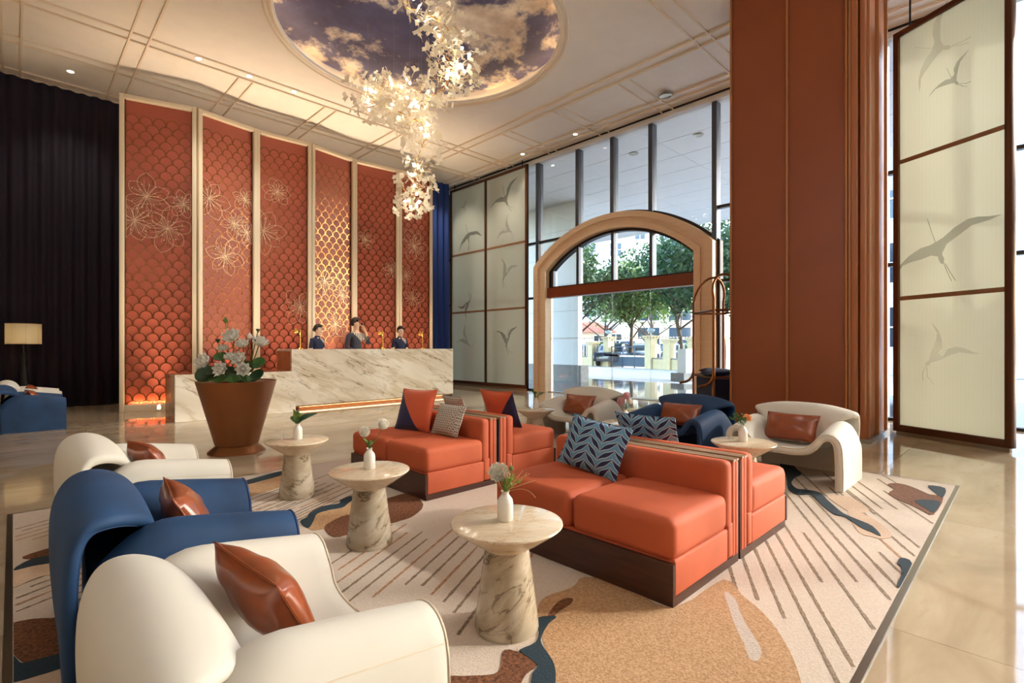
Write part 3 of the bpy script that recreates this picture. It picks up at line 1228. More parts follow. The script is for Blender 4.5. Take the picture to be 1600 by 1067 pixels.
def column():
    t = thing('column', (0, 0, 0), 0, 'large square column clad in rust brown leather panels with ribbed corner', 'column', None, 'structure')
    cx0, cx1, cy0, cy1 = 7.56, 8.80, 1.44, 3.11
    bm = bmesh.new()
    box(bm, cx0 + 0.07, cx1 - 0.05, cy0 + 0.06, cy1 - 0.02, 0, ZC)
    finish('shaft', bm, 'column', t, 0)
    bm = bmesh.new()
    box(bm, cx0 + 0.02, cx0 + 0.07, 2.35, cy1 - 0.03, 0.0, ZC)
    finish('leather_panel', bm, 'column', t, 0)
    bm = bmesh.new()
    box(bm, cx0 + 0.02, cx0 + 0.07, 1.66, 2.32, 0.0, ZC)
    finish('leather_panel', bm, 'column', t, 0)
    for y in (2.335, cy1 - 0.015, 1.64, 1.605):
        bm = bmesh.new()
        rbox(bm, cx0 - 0.012, cx0 + 0.05, y - 0.013, y + 0.013, 0.0, ZC, 0.005, 2)
        finish('edge_trim', bm, 'column_trim', t, 30)
    # ribbed corner: broad fluted strips stepping round to the right side
    for x, w, ya, yb in ((cx0 - 0.02, 0.14, 1.515, 1.592), (cx0 + 0.0, 0.14, 1.44, 1.498)):
        bm = bmesh.new()
        rbox(bm, x, x + w, ya, yb, 0.0, ZC, 0.014, 3)
        finish('corner_strip', bm, 'column_strip_lit', t, 30)
    for x, w, pr in ((cx0 + 0.16, 0.40, 0.005), (cx0 + 0.63, 0.42, 0.02), (cx0 + 1.12, 0.14, 0.03)):
        bm = bmesh.new()
        rbox(bm, x, x + w, cy0 - pr, cy0 + 0.10, 0.0, ZC, 0.014, 3)
        finish('corner_strip', bm, 'column_strip_lit', t, 30)
        bm = bmesh.new()
        rbox(bm, x - 0.035, x - 0.012, cy0 - pr - 0.02, cy0 + 0.08, 0.0, ZC, 0.004, 2)
        finish('edge_trim', bm, 'column_trim', t, 30)
    bm = bmesh.new()
    box(bm, cx1 - 0.2, cx1 + 0.1, cy0 - 0.08, cy1 + 0.05, ZC - 0.22, ZC)
    finish('capital', bm, 'column_trim', t, 0)
    bm = bmesh.new()
    box(bm, cx0 - 0.02, cx1 + 0.02, cy0 - 0.05, cy1 + 0.02, 0, 0.05)
    finish('plinth', bm, 'steel', t, 0)


# ------------------------------------------------------------------ glass wall, portal, doors
GX = 10.30
MY = [13.5, 12.2, 10.85, 9.45, 8.07, 7.02, 5.99, 4.53, 3.1, 1.7, 0.3, -1.1, -2.5, -3.9, -5.3, -6.9]
PC, P_HO, P_SO, P_TO = 6.96, 2.47, 3.36, 4.36         # portal centre, outer half width, spring, top
P_HI, P_SI, P_TI = 2.06, 3.20, 4.00


def arch_path(hw, zs, zt, n=36, z0=0.0):
    rise = zt - zs
    rad = (hw * hw + rise * rise) / (2 * rise)
    cz = zt - rad
    a = math.asin(hw / rad)
    pts = [(-hw, z0)]
    for i in range(n + 1):
        th = -a + 2 * a * i / n
        pts.append((rad * math.sin(th), cz + rad * math.cos(th)))
    pts.append((hw, z0))
    return pts


def arch_z(y, hw, zs, zt):
    rise = zt - zs
    rad = (hw * hw + rise * rise) / (2 * rise)
    if abs(y) >= hw:
        return None
    return zt - rad + math.sqrt(max(0, rad * rad - y * y))


def arch_band(bm, a, b, x0, x1):
    rings = []
    for p, q in zip(a, b):
        rings.append([bm.verts.new((x, PC + y, z)) for x, (y, z) in ((x0, p), (x1, p), (x1, q), (x0, q))])
    for r0, r1 in zip(rings, rings[1:]):
        for k in range(4):
            j = (k + 1) % 4
            bm.faces.new((r0[k], r0[j], r1[j], r1[k]))
    bm.faces.new(rings[0])
    bm.faces.new(rings[-1][::-1])


def glass_wall():
    w = thing('window_1', (0, 0, 0), 0, 'tall glass wall with grey vertical mullions', None, None, 'structure')
    HZ = [2.55, 4.06]
    in_portal = lambda y: abs(y - PC) < P_HO - 0.02
    for y in MY:
        zb = 0.0
        if in_portal(y):
            zb = arch_z(y - PC, P_HO, P_SO, P_TO) - 0.03
        bm = bmesh.new()
        box(bm, GX - 0.07, GX + 0.13, y - 0.05, y + 0.05, zb, ZC - 0.12)
        finish('mullion', bm, 'mullion', w, 0)
    for a, b in zip(MY[1:], MY):
        for z in HZ:
            ya, yb = a + 0.05, b - 0.05
            if in_portal((a + b) / 2) and a > PC - P_HO and b < PC + P_HO:
                continue
            if z < P_SO:
                if b > PC + P_HO > a:
                    ya = PC + P_HO
                elif b > PC - P_HO > a:
                    yb = PC - P_HO
            else:
                hh = None
                if b > PC + P_HO > a:
                    pass
                if b > PC - P_HO > a:
                    pass
            if yb - ya < 0.05:
                continue
            bm = bmesh.new()
            box(bm, GX - 0.03, GX + 0.08, ya, yb, z - 0.03, z + 0.03)
            finish('transom', bm, 'mullion_dark', w, 0)
        # upper light pane, and a lower pane where there is no portal
        zs = []
        if in_portal((a + b) / 2):
            zs = [(None, ZC - 0.12)]
        else:
            zs = [(0.03, 2.52), (2.58, 4.03), (4.09, ZC - 0.12)]
        for z0, z1 in zs:
            if z0 is None:
                pts = []
                n = 10
                for i in range(n + 1):
                    y = a + 0.05 + (b - a - 0.10) * i / n
                    zz = arch_z(y - PC, P_HO, P_SO, P_TO)
                    pts.append((y, (zz - 0.02) if zz else 0.05))
                pts += [(b - 0.05, z1), (a + 0.05, z1)]
            else:
                pts = [(a + 0.05, z0), (b - 0.05, z0), (b - 0.05, z1), (a + 0.05, z1)]
            raw('pane', [(GX + 0.03, y, z) for y, z in pts], [tuple(range(len(pts)))], 'glass', w)
    bm = bmesh.new()
    box(bm, GX - 0.12, GX + 0.16, Y0, Y1, ZC - 0.13, ZC)
    finish('header', bm, 'white_wall', w, 0)
    bm = bmesh.new()
    box(bm, GX - 0.16, GX - 0.13, Y0, Y1, ZC - 0.03, ZC - 0.002)
    finish('curtain_track', bm, 'black', w, 0)
    bm = bmesh.new()
    box(bm, GX - 0.05, GX + 0.10, Y0, PC - P_HO, 0.0, 0.04)
    box(bm, GX - 0.05, GX + 0.10, PC + P_HO, Y1, 0.0, 0.04)
    finish('sill', bm, 'mullion_dark', w, 0)

    d = thing('door_1', (0, 0, 0), 0, 'arched timber portal with frameless glass entrance doors', None, None, 'structure')
    for hw0, s0, t0, hw1, s1, t1, x0, x1 in ((P_HO, P_SO, P_TO, P_HO - 0.15, P_SO - 0.06, P_TO - 0.135, GX - 0.24, GX + 0.10),
                                            (P_HO - 0.15, P_SO - 0.06, P_TO - 0.135, P_HO - 0.27, P_SO - 0.11, P_TO - 0.24, GX - 0.18, GX + 0.10),
                                            (P_HO - 0.27, P_SO - 0.11, P_TO - 0.24, P_HI, P_SI, P_TI, GX - 0.22, GX + 0.10)):
        bm = bmesh.new()
        arch_band(bm, arch_path(hw0, s0, t0), arch_path(hw1, s1, t1), x0, x1)
        finish('arch_moulding', bm, 'wood_portal', d, 30)
    bm = bmesh.new()
    arch_band(bm, arch_path(P_HO + 0.06, P_SO + 0.02, P_TO + 0.06), arch_path(P_HO, P_SO, P_TO), GX - 0.02, GX + 0.13)
    finish('outer_arch_bar', bm, 'mullion_dark', d, 30)
    zb0, zb1 = 2.50, 2.76
    bm = bmesh.new()
    box(bm, GX - 0.14, GX + 0.08, PC - P_HI, PC + P_HI, zb0, zb1)
    finish('header_beam', bm, 'header_wood', d, 0)
    inn = arch_path(P_HI - 0.002, P_SI, P_TI - 0.002, z0=zb1)
    in2 = arch_path(P_HI - 0.06, P_SI - 0.03, P_TI - 0.06, z0=zb1)
    bm = bmesh.new()
    arch_band(bm, inn, in2, GX - 0.06, GX + 0.10)
    finish('arch_bar', bm, 'mullion_dark', d, 30)
    bm = bmesh.new()
    box(bm, GX - 0.05, GX + 0.08, PC - P_HI, PC + P_HI, zb1, zb1 + 0.04)
    finish('arch_sill', bm, 'mullion_dark', d, 0)
    ys = [PC - P_HI + 0.06, 5.99, 7.02, 8.07, PC + P_HI - 0.06]
    for y in ys[1:4] + [ys[4] - 0.04]:
        bm = bmesh.new()
        zt = (arch_z(y - PC, P_HI - 0.06, P_SI - 0.03, P_TI - 0.06) or P_SI) + 0.01
        box(bm, GX - 0.05, GX + 0.13, y - 0.04, y + 0.04, zb1 + 0.04, zt)
        finish('arch_mullion', bm, 'mullion', d, 0)
    for a, b in zip(ys, ys[1:]):
        pts = [(a, zb1 + 0.04), (b, zb1 + 0.04)]
        for i in range(9):
            y = b + (a - b) * i / 8
            pts.append((y, (arch_z(y - PC, P_HI - 0.06, P_SI - 0.03, P_TI - 0.06) or P_SI)))
        raw('arch_pane', [(GX + 0.03, y, z) for y, z in pts], [tuple(range(len(pts)))], 'glass', d)
    dy = [PC - P_HI, 6.03, 7.06, 8.10, PC + P_HI]
    for k, (a, b) in enumerate(zip(dy, dy[1:])):
        bm = bmesh.new()
        v_, fs = box(bm, GX - 0.006 + 0.014 * (k % 2), GX + 0.006 + 0.014 * (k % 2), a + 0.004, b - 0.004, 0.012, zb0)
        for i_ in (0, 1, 2, 4):
            fs[i_].material_index = 1
        finish('door_leaf', bm, ['glass', 'glass_edge'], d, 0)
        bm = bmesh.new()
        for z in (1.40,):
            m = int((b - a) / 0.075)
            for i in range(m):
                y = a + 0.05 + i * 0.075
                box(bm, GX - 0.0075, GX - 0.0065, y, y + 0.03, z, z + 0.03)
        o = finish('safety_dots', bm, 'safety', d, 0)
        o['kind'] = 'stuff'
        if k in (1, 2):
            bm = bmesh.new()
            yy = b - 0.08 if k == 1 else a + 0.08
            rbox(bm, GX - 0.05, GX + 0.06, yy - 0.12, yy + 0.12, 0.98, 1.02, 0.01, 2)
            finish('door_handle', bm, 'black', d, 30)
    bm = bmesh.new()
    box(bm, GX - 0.10, GX + 0.10, PC - P_HI, PC + P_HI, 0.0, 0.012)
    finish('threshold', bm, 'steel', d, 0)


# ------------------------------------------------------------------ woven bird screens
CRANE = [(65, 650), (190, 510), (330, 425), (490, 380), (600, 388), (700, 365), (760, 345), (880, 265), (1030, 212), (1130, 222), (1240, 258), (1360, 278), (1240, 298), (1060, 300), (930, 365), (780, 440), (720, 530), (715, 560), (730, 600), (712, 675), (680, 650), (665, 600), (665, 560), (590, 520), (460, 522), (340, 512), (240, 520), (150, 595)]
CRANE = [((x - 690) / 1300, -(y - 430) / 1300) for x, y in CRANE]
NECK = [((x - 690) / 1300, -(y - 430) / 1300) for x, y in ((662, 375), (645, 240), (627, 55))]
LEGS = [[((x - 690) / 1300, -(y - 430) / 1300) for x, y in ((715, 675), (745, 810), (770, 900))], [((x - 690) / 1300, -(y - 430) / 1300) for x, y in ((725, 660), (775, 800), (820, 900))]]


def bird(parent, x, z, span, rot, bend, mat, yoff, flip=1):
    """bend > 0 folds both wings upwards."""
    bm = bmesh.new()

    def tf(p):
        u, v = p
        k = min(1.0, abs(u) / 0.14)
        ang = (1 if u > 0 else -1) * bend * R(52) * k * k * (3 - 2 * k)
        u2 = (u * math.cos(ang) - (v + 0.03) * math.sin(ang)) * flip
        v2 = u * math.sin(ang) + (v + 0.03) * math.cos(ang)
        c, s = math.cos(rot), math.sin(rot)
        return (x + span * (u2 * c - v2 * s), z + span * (u2 * s + v2 * c))
    f = [bm.verts.new((a, yoff, b)) for a, b in map(tf, CRANE)]
    g = [bm.verts.new((v.co.x, yoff - 0.0008, v.co.z)) for v in f]
    bm.faces.new(f)
    bmesh.ops.delete(bm, geom=g, context='VERTS')
    for ln in [NECK] + LEGS:
        tube(bm, [(a, yoff, b) for a, b in map(tf, ln)], 0.0022 * max(1, span), 4)
    finish('bird_motif', bm, mat, parent, 0)


def bird_screen(p, q, z0, z1, bays, birds, label, bars, group):
    (ax, ay), (bx, by) = p, q
    L = math.hypot(bx - ax, by - ay)
    t = thing('bird_screen', (ax, ay, 0), math.atan2(by - ay, bx - ax), label, 'screen', group)
    fw_ = 0.07
    xs = [L * k / bays for k in range(bays + 1)]
    bm = bmesh.new()
    rbox(bm, 0, L, -0.04, 0.04, z1 - fw_, z1, 0.006, 2)
    rbox(bm, 0, L, -0.04, 0.04, z0, z0 + fw_ * 1.3, 0.006, 2)
    for k, x in enumerate(xs):
        a, b = (x, x + fw_) if k == 0 else ((x - fw_, x) if k == bays else (x - fw_ / 2, x + fw_ / 2))
        rbox(bm, a, b, -0.042, 0.042, z0, z1, 0.006, 2)
    finish('frame', bm, 'bronze', t, 30)
    for a, b in zip(xs, xs[1:]):
        bm = bmesh.new()
        box(bm, a + 0.03, b - 0.03, -0.004, 0.0, z0 + 0.04, z1 - 0.04)
        finish('fabric_panel', bm, 'fabric_screen', t, 0)
        for zb in bars:
            bm = bmesh.new()
            box(bm, a + 0.03, b - 0.03, -0.012, -0.004, zb - 0.028, zb + 0.028)
            finish('cross_bar', bm, 'bar', t, 0)
    for u, z, span, rot, bend, pale, flip in birds:
        bird(t, u * L, z, span, R(rot), bend, 'bird_pale' if pale else 'bird_dark', -0.007, flip)
    # floor shoe and top pivots
    bm = bmesh.new()
    box(bm, 0.03, L - 0.03, -0.02, 0.02, 0.0, z0)
    finish('floor_track', bm, 'steel', t, 0)
    for x in (0.2, L - 0.2):
        bm = bmesh.new()
        tube(bm, [(x, 0, z1 - 0.01), (x, 0, ZC)], 0.012, 8)
        finish('hanger_rod', bm, 'black', t, 40)
    return t


def screens():
    # left pair, one framed leaf with two bays (u runs from the far end towards the camera)
    far, near = (10.05, 13.05), (10.05, 9.63)
    birds = [(0.20, 5.55, 0.45, 10, 0.5, 1, 1), (0.26, 4.62, 1.25, 2, -0.5, 0, 1), (0.25, 2.55, 1.0, 120, 1.0, 0, 1), (0.24, 1.35, 1.1, 35, 0.9, 1, 1),
             (0.75, 5.42, 1.35, 14, 0.35, 0, 1), (0.78, 4.5, 1.0, 70, 0.7, 1, -1), (0.74, 3.25, 1.1, -40, 0.9, 1, 1), (0.76, 1.35, 1.15, -10, 0.75, 0, 1)]
    bird_screen(far, near, 0.06, 6.20, 2, birds, 'tall two-bay woven bird screen between the blue curtain and the arched portal', (2.28, 4.1), 'tall woven bird screens')
    birds = [(0.42, 5.02, 1.05, 55, 0.15, 1, 1), (0.55, 4.52, 0.62, 22, 0.45, 0, 1), (0.42, 2.45, 1.35, 9, -0.05, 0, 1), (0.38, 1.05, 0.95, -55, 0.9, 1, 1)]
    bird_screen((8.69, 1.31), (8.07, 0.13), 0.05, 5.50, 1, birds, 'large single-bay woven bird screen standing right of the rust brown column', (1.86, 3.72), 'tall woven bird screens')


# ------------------------------------------------------------------ reception desk


def desk():
    t = thing('reception_desk', (3.73, 9.70, 0), 0, 'long cream marble reception desk floating over a lit plinth', 'desk')
    L, D, H = 3.81, 0.75, 1.157
    bm = bmesh.new()
    rbox(bm, 0, L, 0, 0.06, 0.085, H, 0.004, 1)
    finish('front_slab', bm, 'desk_marble', t, 30)
    bm = bmesh.new()
    rbox(bm, 0.0, L, 0.06, D, H - 0.04, H, 0.004, 1)
    finish('counter_top', bm, 'desk_marble', t, 30)
    for x0, x1 in ((0.0, 0.04), (L - 0.04, L)):
        bm = bmesh.new()
        box(bm, x0, x1, 0.06, D, 0.085, H - 0.04)
        finish('end_panel', bm, 'side_stone', t, 0)
    bm = bmesh.new()
    box(bm, 0.05, L - 0.05, 0.03, D - 0.05, 0.06, 0.085)
    finish('underside_trim', bm, 'wood_mid', t, 0)
    bm = bmesh.new()
    box(bm, 0.2, L - 0.2, 0.16, D - 0.1, 0.0, 0.06)
    finish('plinth', bm, 'wood_mid', t, 0)
    bm = bmesh.new()
    box(bm, 0.2, L - 0.2, 0.12, 0.14, 0.045, 0.06)
    finish('light_strip', bm, 'led', t, 0)
    # low side counter
    c = thing('side_counter', (1.83, 9.48, 0), 0, 'low veined marble counter behind the copper planter, joined to the desk', 'counter')
    bm = bmesh.new()
    rbox(bm, 0, 1.89, 0, 0.05, 0.0, 0.755, 0.004, 1)
    finish('front_slab', bm, 'desk_marble', c, 30)
    bm = bmesh.new()
    rbox(bm, 0.0, 1.89, 0.05, 0.70, 0.715, 0.755, 0.004, 1)
    finish('counter_top', bm, 'side_stone', c, 30)
    bm = bmesh.new()
    box(bm, 0.0, 0.04, 0.05, 0.70, 0.0, 0.715)
    finish('end_panel', bm, 'side_stone', c, 0)
    # brass desk lamps
    labels = ['brass desk lamp at the left end of the reception desk', 'brass desk lamp between the man and the right woman', 'brass desk lamp at the right end of the reception desk']
    for k, px in enumerate((469, 598, 660)):
        r = ray(px)
        y = 10.25
        x = r.x * y / r.y
        l = thing('desk_lamp', (x, y, 1.157), 0, labels[k], 'lamp', 'brass lamps on the reception desk')
        bm = bmesh.new()
        lathe(bm, [(0.0, 0), (0.065, 0), (0.065, 0.012), (0.055, 0.022), (0.0, 0.022)], 20)
        finish('base', bm, 'brass', l, 40)
        bm = bmesh.new()
        tube(bm, [(0, 0, 0.02), (0, 0, 0.40)], 0.011, 10)
        finish('pole', bm, 'brass', l, 40)
        bm = bmesh.new()
        tube(bm, [(0.0, 0, 0.385), (-0.10, -0.03, 0.385)], 0.008, 8)
        finish('arm', bm, 'brass', l, 40)
        bm = bmesh.new()
        lathe(bm, [(0.06, -0.045), (0.062, -0.04), (0.05, 0.0), (0.03, 0.03), (0.012, 0.045), (0.0, 0.045)], 18, Matrix.Translation((-0.10, -0.03, 0.37)), cap=False)
        finish('lamp_shade', bm, 'brass', l, 40)
        light('desk_lamp_bulb', 'POINT', (x - 0.10, y - 0.03, 1.157 + 0.33), 3.0, (1.0, 0.85, 0.65), shadow_soft_size=0.03)


# ------------------------------------------------------------------ people


def person(name, loc, rz, scale, uniform, skin, sex, label, phone=False, look_down=0.0, turn=0.0):
    t = thing(name, loc, rz, label, 'person')
    t.scale = (scale,) * 3
    V, E, RAD = [], [], []

    def add(p, r, par=None):
        V.append(p)
        RAD.append(r if isinstance(r, tuple) else (r, r))
        if par is not None:
            E.append((par, len(V) - 1))
        return len(V) - 1
    fem = sex == 'f'
    sh = 0.155 if fem else 0.18
    pel = add((0, 0, 0.95), (0.15, 0.105))
    ab = add((0, 0, 1.10), (0.115 if fem else 0.135, 0.09), pel)
    ch = add((0, -0.005, 1.27), (0.135 if fem else 0.158, 0.108), ab)
    uc = add((0, 0.0, 1.39), (0.12 if fem else 0.14, 0.088), ch)
    nb = add((0, 0.0, 1.455), 0.062, uc)
    hy = -0.03 * look_down
    n1 = add((0, -0.008 + hy * 0.3, 1.51), 0.047 if fem else 0.054, nb)
    h0 = add((0, -0.022 + hy, 1.56 - 0.01 * look_down), (0.055, 0.062), n1)
    h1 = add((0, -0.015 + hy, 1.63 - 0.01 * look_down), (0.073, 0.088), h0)
    h2 = add((0, -0.005 + hy * 0.8, 1.69 - 0.005 * look_down), (0.062, 0.075), h1)
    for s in (-1, 1):
        s0 = add((s * sh, 0.005, 1.395), 0.058 if fem else 0.066, uc)
        if phone and s == 1:
            el = add((s * (sh + 0.10), -0.10, 1.20), 0.045, s0)
            wr = add((s * (sh - 0.02), -0.13, 1.46), 0.030, el)
            pm = add((s * (sh - 0.07), -0.12, 1.54), (0.034, 0.02), wr)
            fd = Vector((-0.35, -0.1, 0.9)).normalized()
            sd = Vector((0.2, -0.95, 0.1)).normalized()
        else:
            el = add((s * (sh + 0.05), 0.02, 1.13), 0.04, s0)
            wr = add((s * (sh - 0.02), -0.20, 1.06), 0.027, el)
            pm = add((s * (sh - 0.04), -0.28, 1.055), (0.034, 0.018), wr)
            fd = Vector((-0.1 * s, -1, -0.1)).normalized()
            sd = Vector((1, 0, 0))
        P = Vector(V[pm])
        for k, (o, ln) in enumerate(((-0.03, 0.065), (-0.01, 0.078), (0.01, 0.074), (0.03, 0.06))):
            a = add(tuple(P + sd * o + fd * 0.035), 0.0095, pm)
            b = add(tuple(P + sd * o + fd * (0.035 + ln * 0.55) + Vector((0, 0, -0.006))), 0.0085, a)
            add(tuple(P + sd * o + fd * (0.03 + ln * 0.95) + Vector((0, 0, -0.02))), 0.007, b)
        th = add(tuple(P + sd * (-0.04 * s) - fd * 0.01), 0.011, pm)
        add(tuple(P + sd * (-0.055 * s) + fd * 0.03), 0.009, th)
        hp = add((s * 0.085, 0, 0.87), 0.085, pel)
        kn = add((s * 0.095, -0.01, 0.48), 0.058, hp)
        an = add((s * 0.095, 0.02, 0.09), 0.04, kn)
        add((s * 0.10, -0.12, 0.04), 0.036, an)
    me = bpy.data.meshes.new('body')
    me.from_pydata(V, E, [])
    tmp = bpy.data.objects.new('body_skeleton', me)
    COL.objects.link(tmp)
    tmp.modifiers.new('skin', 'SKIN')
    if not me.skin_vertices:
        bpy.context.view_layer.objects.active = tmp
    for i, sv in enumerate(me.skin_vertices[0].data):
        sv.radius = RAD[i]
        sv.use_root = (i == 0)
    ss = tmp.modifiers.new('sub', 'SUBSURF')
    ss.levels = 2
    ss.render_levels = 2
    dg = bpy.context.evaluated_depsgraph_get()
    dg.update()
    me2 = bpy.data.meshes.new_from_object(tmp.evaluated_get(dg))
    bpy.data.objects.remove(tmp)
    me2.materials.clear()
    for m in (uniform, skin, 'trousers', 'shoe'):
        me2.materials.append(MT[m])
    for p in me2.polygons:
        x, y, z = p.center
        mi = 0
        if z > 1.475 and abs(x) < 0.125:
            mi = 1
        if abs(x) < 0.06 and y < -0.03 and z > 1.44:
            mi = 1
        if z < 0.93:
            mi = 2
        if z < 0.075:
            mi = 3
        if phone:
            if x < 0 and y < -0.17 and z > 0.98:
                mi = 1
            if x > 0.10 and z > 1.385 and y < -0.075:
                mi = 1
        else:
            lim = 1.235 if fem else 0
            if fem and abs(x) > sh + 0.005 and z < 1.22 and z > 0.97:
                mi = 1
            if y < -0.13 and z > 0.97 and z < 1.3:
                mi = 1
        p.material_index = mi
    me2.shade_smooth()
    body = bpy.data.objects.new('body', me2)
    COL.objects.link(body)
    body.parent = t
    zc = 1.635 - 0.01 * look_down
    yc = -0.012 + hy
    # hair
    bm = bmesh.new()
    bmesh.ops.create_uvsphere(bm, u_segments=24, v_segments=16, radius=1.0)
    for v in bm.verts:
        x, y, z = v.co
        f = 1.0 + (0.10 if z > 0.5 and not fem else 0.0)
        v.co = Vector((x * 0.094 * f, y * 0.112 * f, z * (0.115 if not fem else 0.108) * f))
    kill = [v for v in bm.verts if (v.co.y < -0.035 and v.co.z < 0.055 - (0.0 if fem else 0.0)) or v.co.z < -0.075 or (not fem and v.co.y < 0.02 and v.co.z < -0.005)]
    bmesh.ops.delete(bm, geom=kill, context='VERTS')
    hair = finish('hair', bm, 'hair', t, 60, (0, yc + 0.012, zc + 0.028))
    hair.rotation_euler = (R(12) * look_down, 0, turn)
    sol = hair.modifiers.new('thick', 'SOLIDIFY')
    sol.thickness = 0.008
    if fem:
        bm = bmesh.new()
        bmesh.ops.create_uvsphere(bm, u_segments=16, v_segments=10, radius=0.048)
        finish('hair_bun', bm, 'hair', t, 60, (0, yc + 0.115, zc + 0.005))
    # face
    face = Matrix.Translation((0, yc, zc)) @ Matrix.Rotation(turn, 4, 'Z') @ Matrix.Rotation(R(14) * look_down, 4, 'X')
    for s in (-1, 1):
        bm = bmesh.new()
        bmesh.ops.create_uvsphere(bm, u_segments=10, v_segments=6, radius=1.0)
        bmesh.ops.transform(bm, matrix=face @ Matrix.Translation((s * 0.031, -0.083, 0.008)) @ Matrix.Diagonal((0.013, 0.008, 0.006, 1)), verts=bm.verts[:])
        finish('eye', bm, 'eye', t, 60)
        bm = bmesh.new()
        tube(bm, [face @ Vector((s * (0.014 + 0.036 * k / 4), -0.089 + 0.010 * (k / 4) ** 2, 0.028 + 0.005 * math.sin(k / 4 * PI))) for k in range(5)], 0.004, 5)
        finish('eyebrow', bm, 'hair', t, 60)
        bm = bmesh.new()
        bmesh.ops.create_uvsphere(bm, u_segments=10, v_segments=8, radius=1.0)
        bmesh.ops.transform(bm, matrix=face @ Matrix.Translation((s * 0.079, 0.004, -0.002)) @ Matrix.Diagonal((0.010, 0.019, 0.030, 1)), verts=bm.verts[:])
        finish('ear', bm, skin, t, 60)
    bm = bmesh.new()
    bmesh.ops.create_cone(bm, segments=8, radius1=0.015, radius2=0.007, depth=0.045, cap_ends=True)
    bmesh.ops.transform(bm, matrix=face @ Matrix.Translation((0, -0.092, -0.012)) @ Matrix.Rotation(R(-18), 4, 'X'), verts=bm.verts[:])
    finish('nose', bm, skin, t, 60)
    bm = bmesh.new()
    bmesh.ops.create_uvsphere(bm, u_segments=12, v_segments=6, radius=1.0)
    bmesh.ops.transform(bm, matrix=face @ Matrix.Translation((0, -0.078, -0.046)) @ Matrix.Diagonal((0.022, 0.010, 0.007, 1)), verts=bm.verts[:])
    finish('mouth', bm, 'lips', t, 60)
    bm = bmesh.new()
    lathe(bm, [(0.064, -0.02), (0.058, 0.02)], 20, Matrix.Translation((0, -0.002, 1.475)), cap=False)
    finish('collar', bm, uniform, t, 60)
    return t


def people():
    def spot(px, y):
        r = ray(px)
        return (r.x * y / r.y, y, 0)
    a = person('person', spot(496, 10.75), R(25), 0.965, 'uniform_woman', 'skin2', 'f', 'person in a navy short-sleeved uniform looking down, leftmost behind the desk', look_down=0.9, turn=R(12))
    b = person('person', spot(556, 10.75), R(10), 1.05, 'uniform_man', 'skin', 'm', 'person in a charcoal jacket with patterned panel holding a handset to the ear', phone=True, turn=R(38))
    c = person('person', spot(625, 10.75), R(-4), 0.975, 'uniform_woman', 'skin2', 'f', 'person in a navy short-sleeved uniform looking down, rightmost behind the desk', look_down=1.0, turn=R(-4))
    # handset in the man's raised hand
    p = b.location
    M = Matrix.Translation(p) @ Matrix.Rotation(b.rotation_euler[2], 4, 'Z') @ Matrix.Scale(1.05, 4)
    bm = bmesh.new()
    pts = [M @ Vector(q) for q in ((0.125, -0.03, 1.65), (0.135, -0.06, 1.61), (0.125, -0.095, 1.565), (0.10, -0.115, 1.535))]
    tube(bm, catmull(pts, 12), [0.024, 0.024, 0.018, 0.013, 0.012, 0.012, 0.012, 0.012, 0.012, 0.013, 0.018, 0.024, 0.024], 10)
    o = finish('telephone_handset', bm, 'black', None, 50)
    tag(o, 'black telephone handset held to the ear by the man at the desk', 'telephone')


# ------------------------------------------------------------------ armchairs


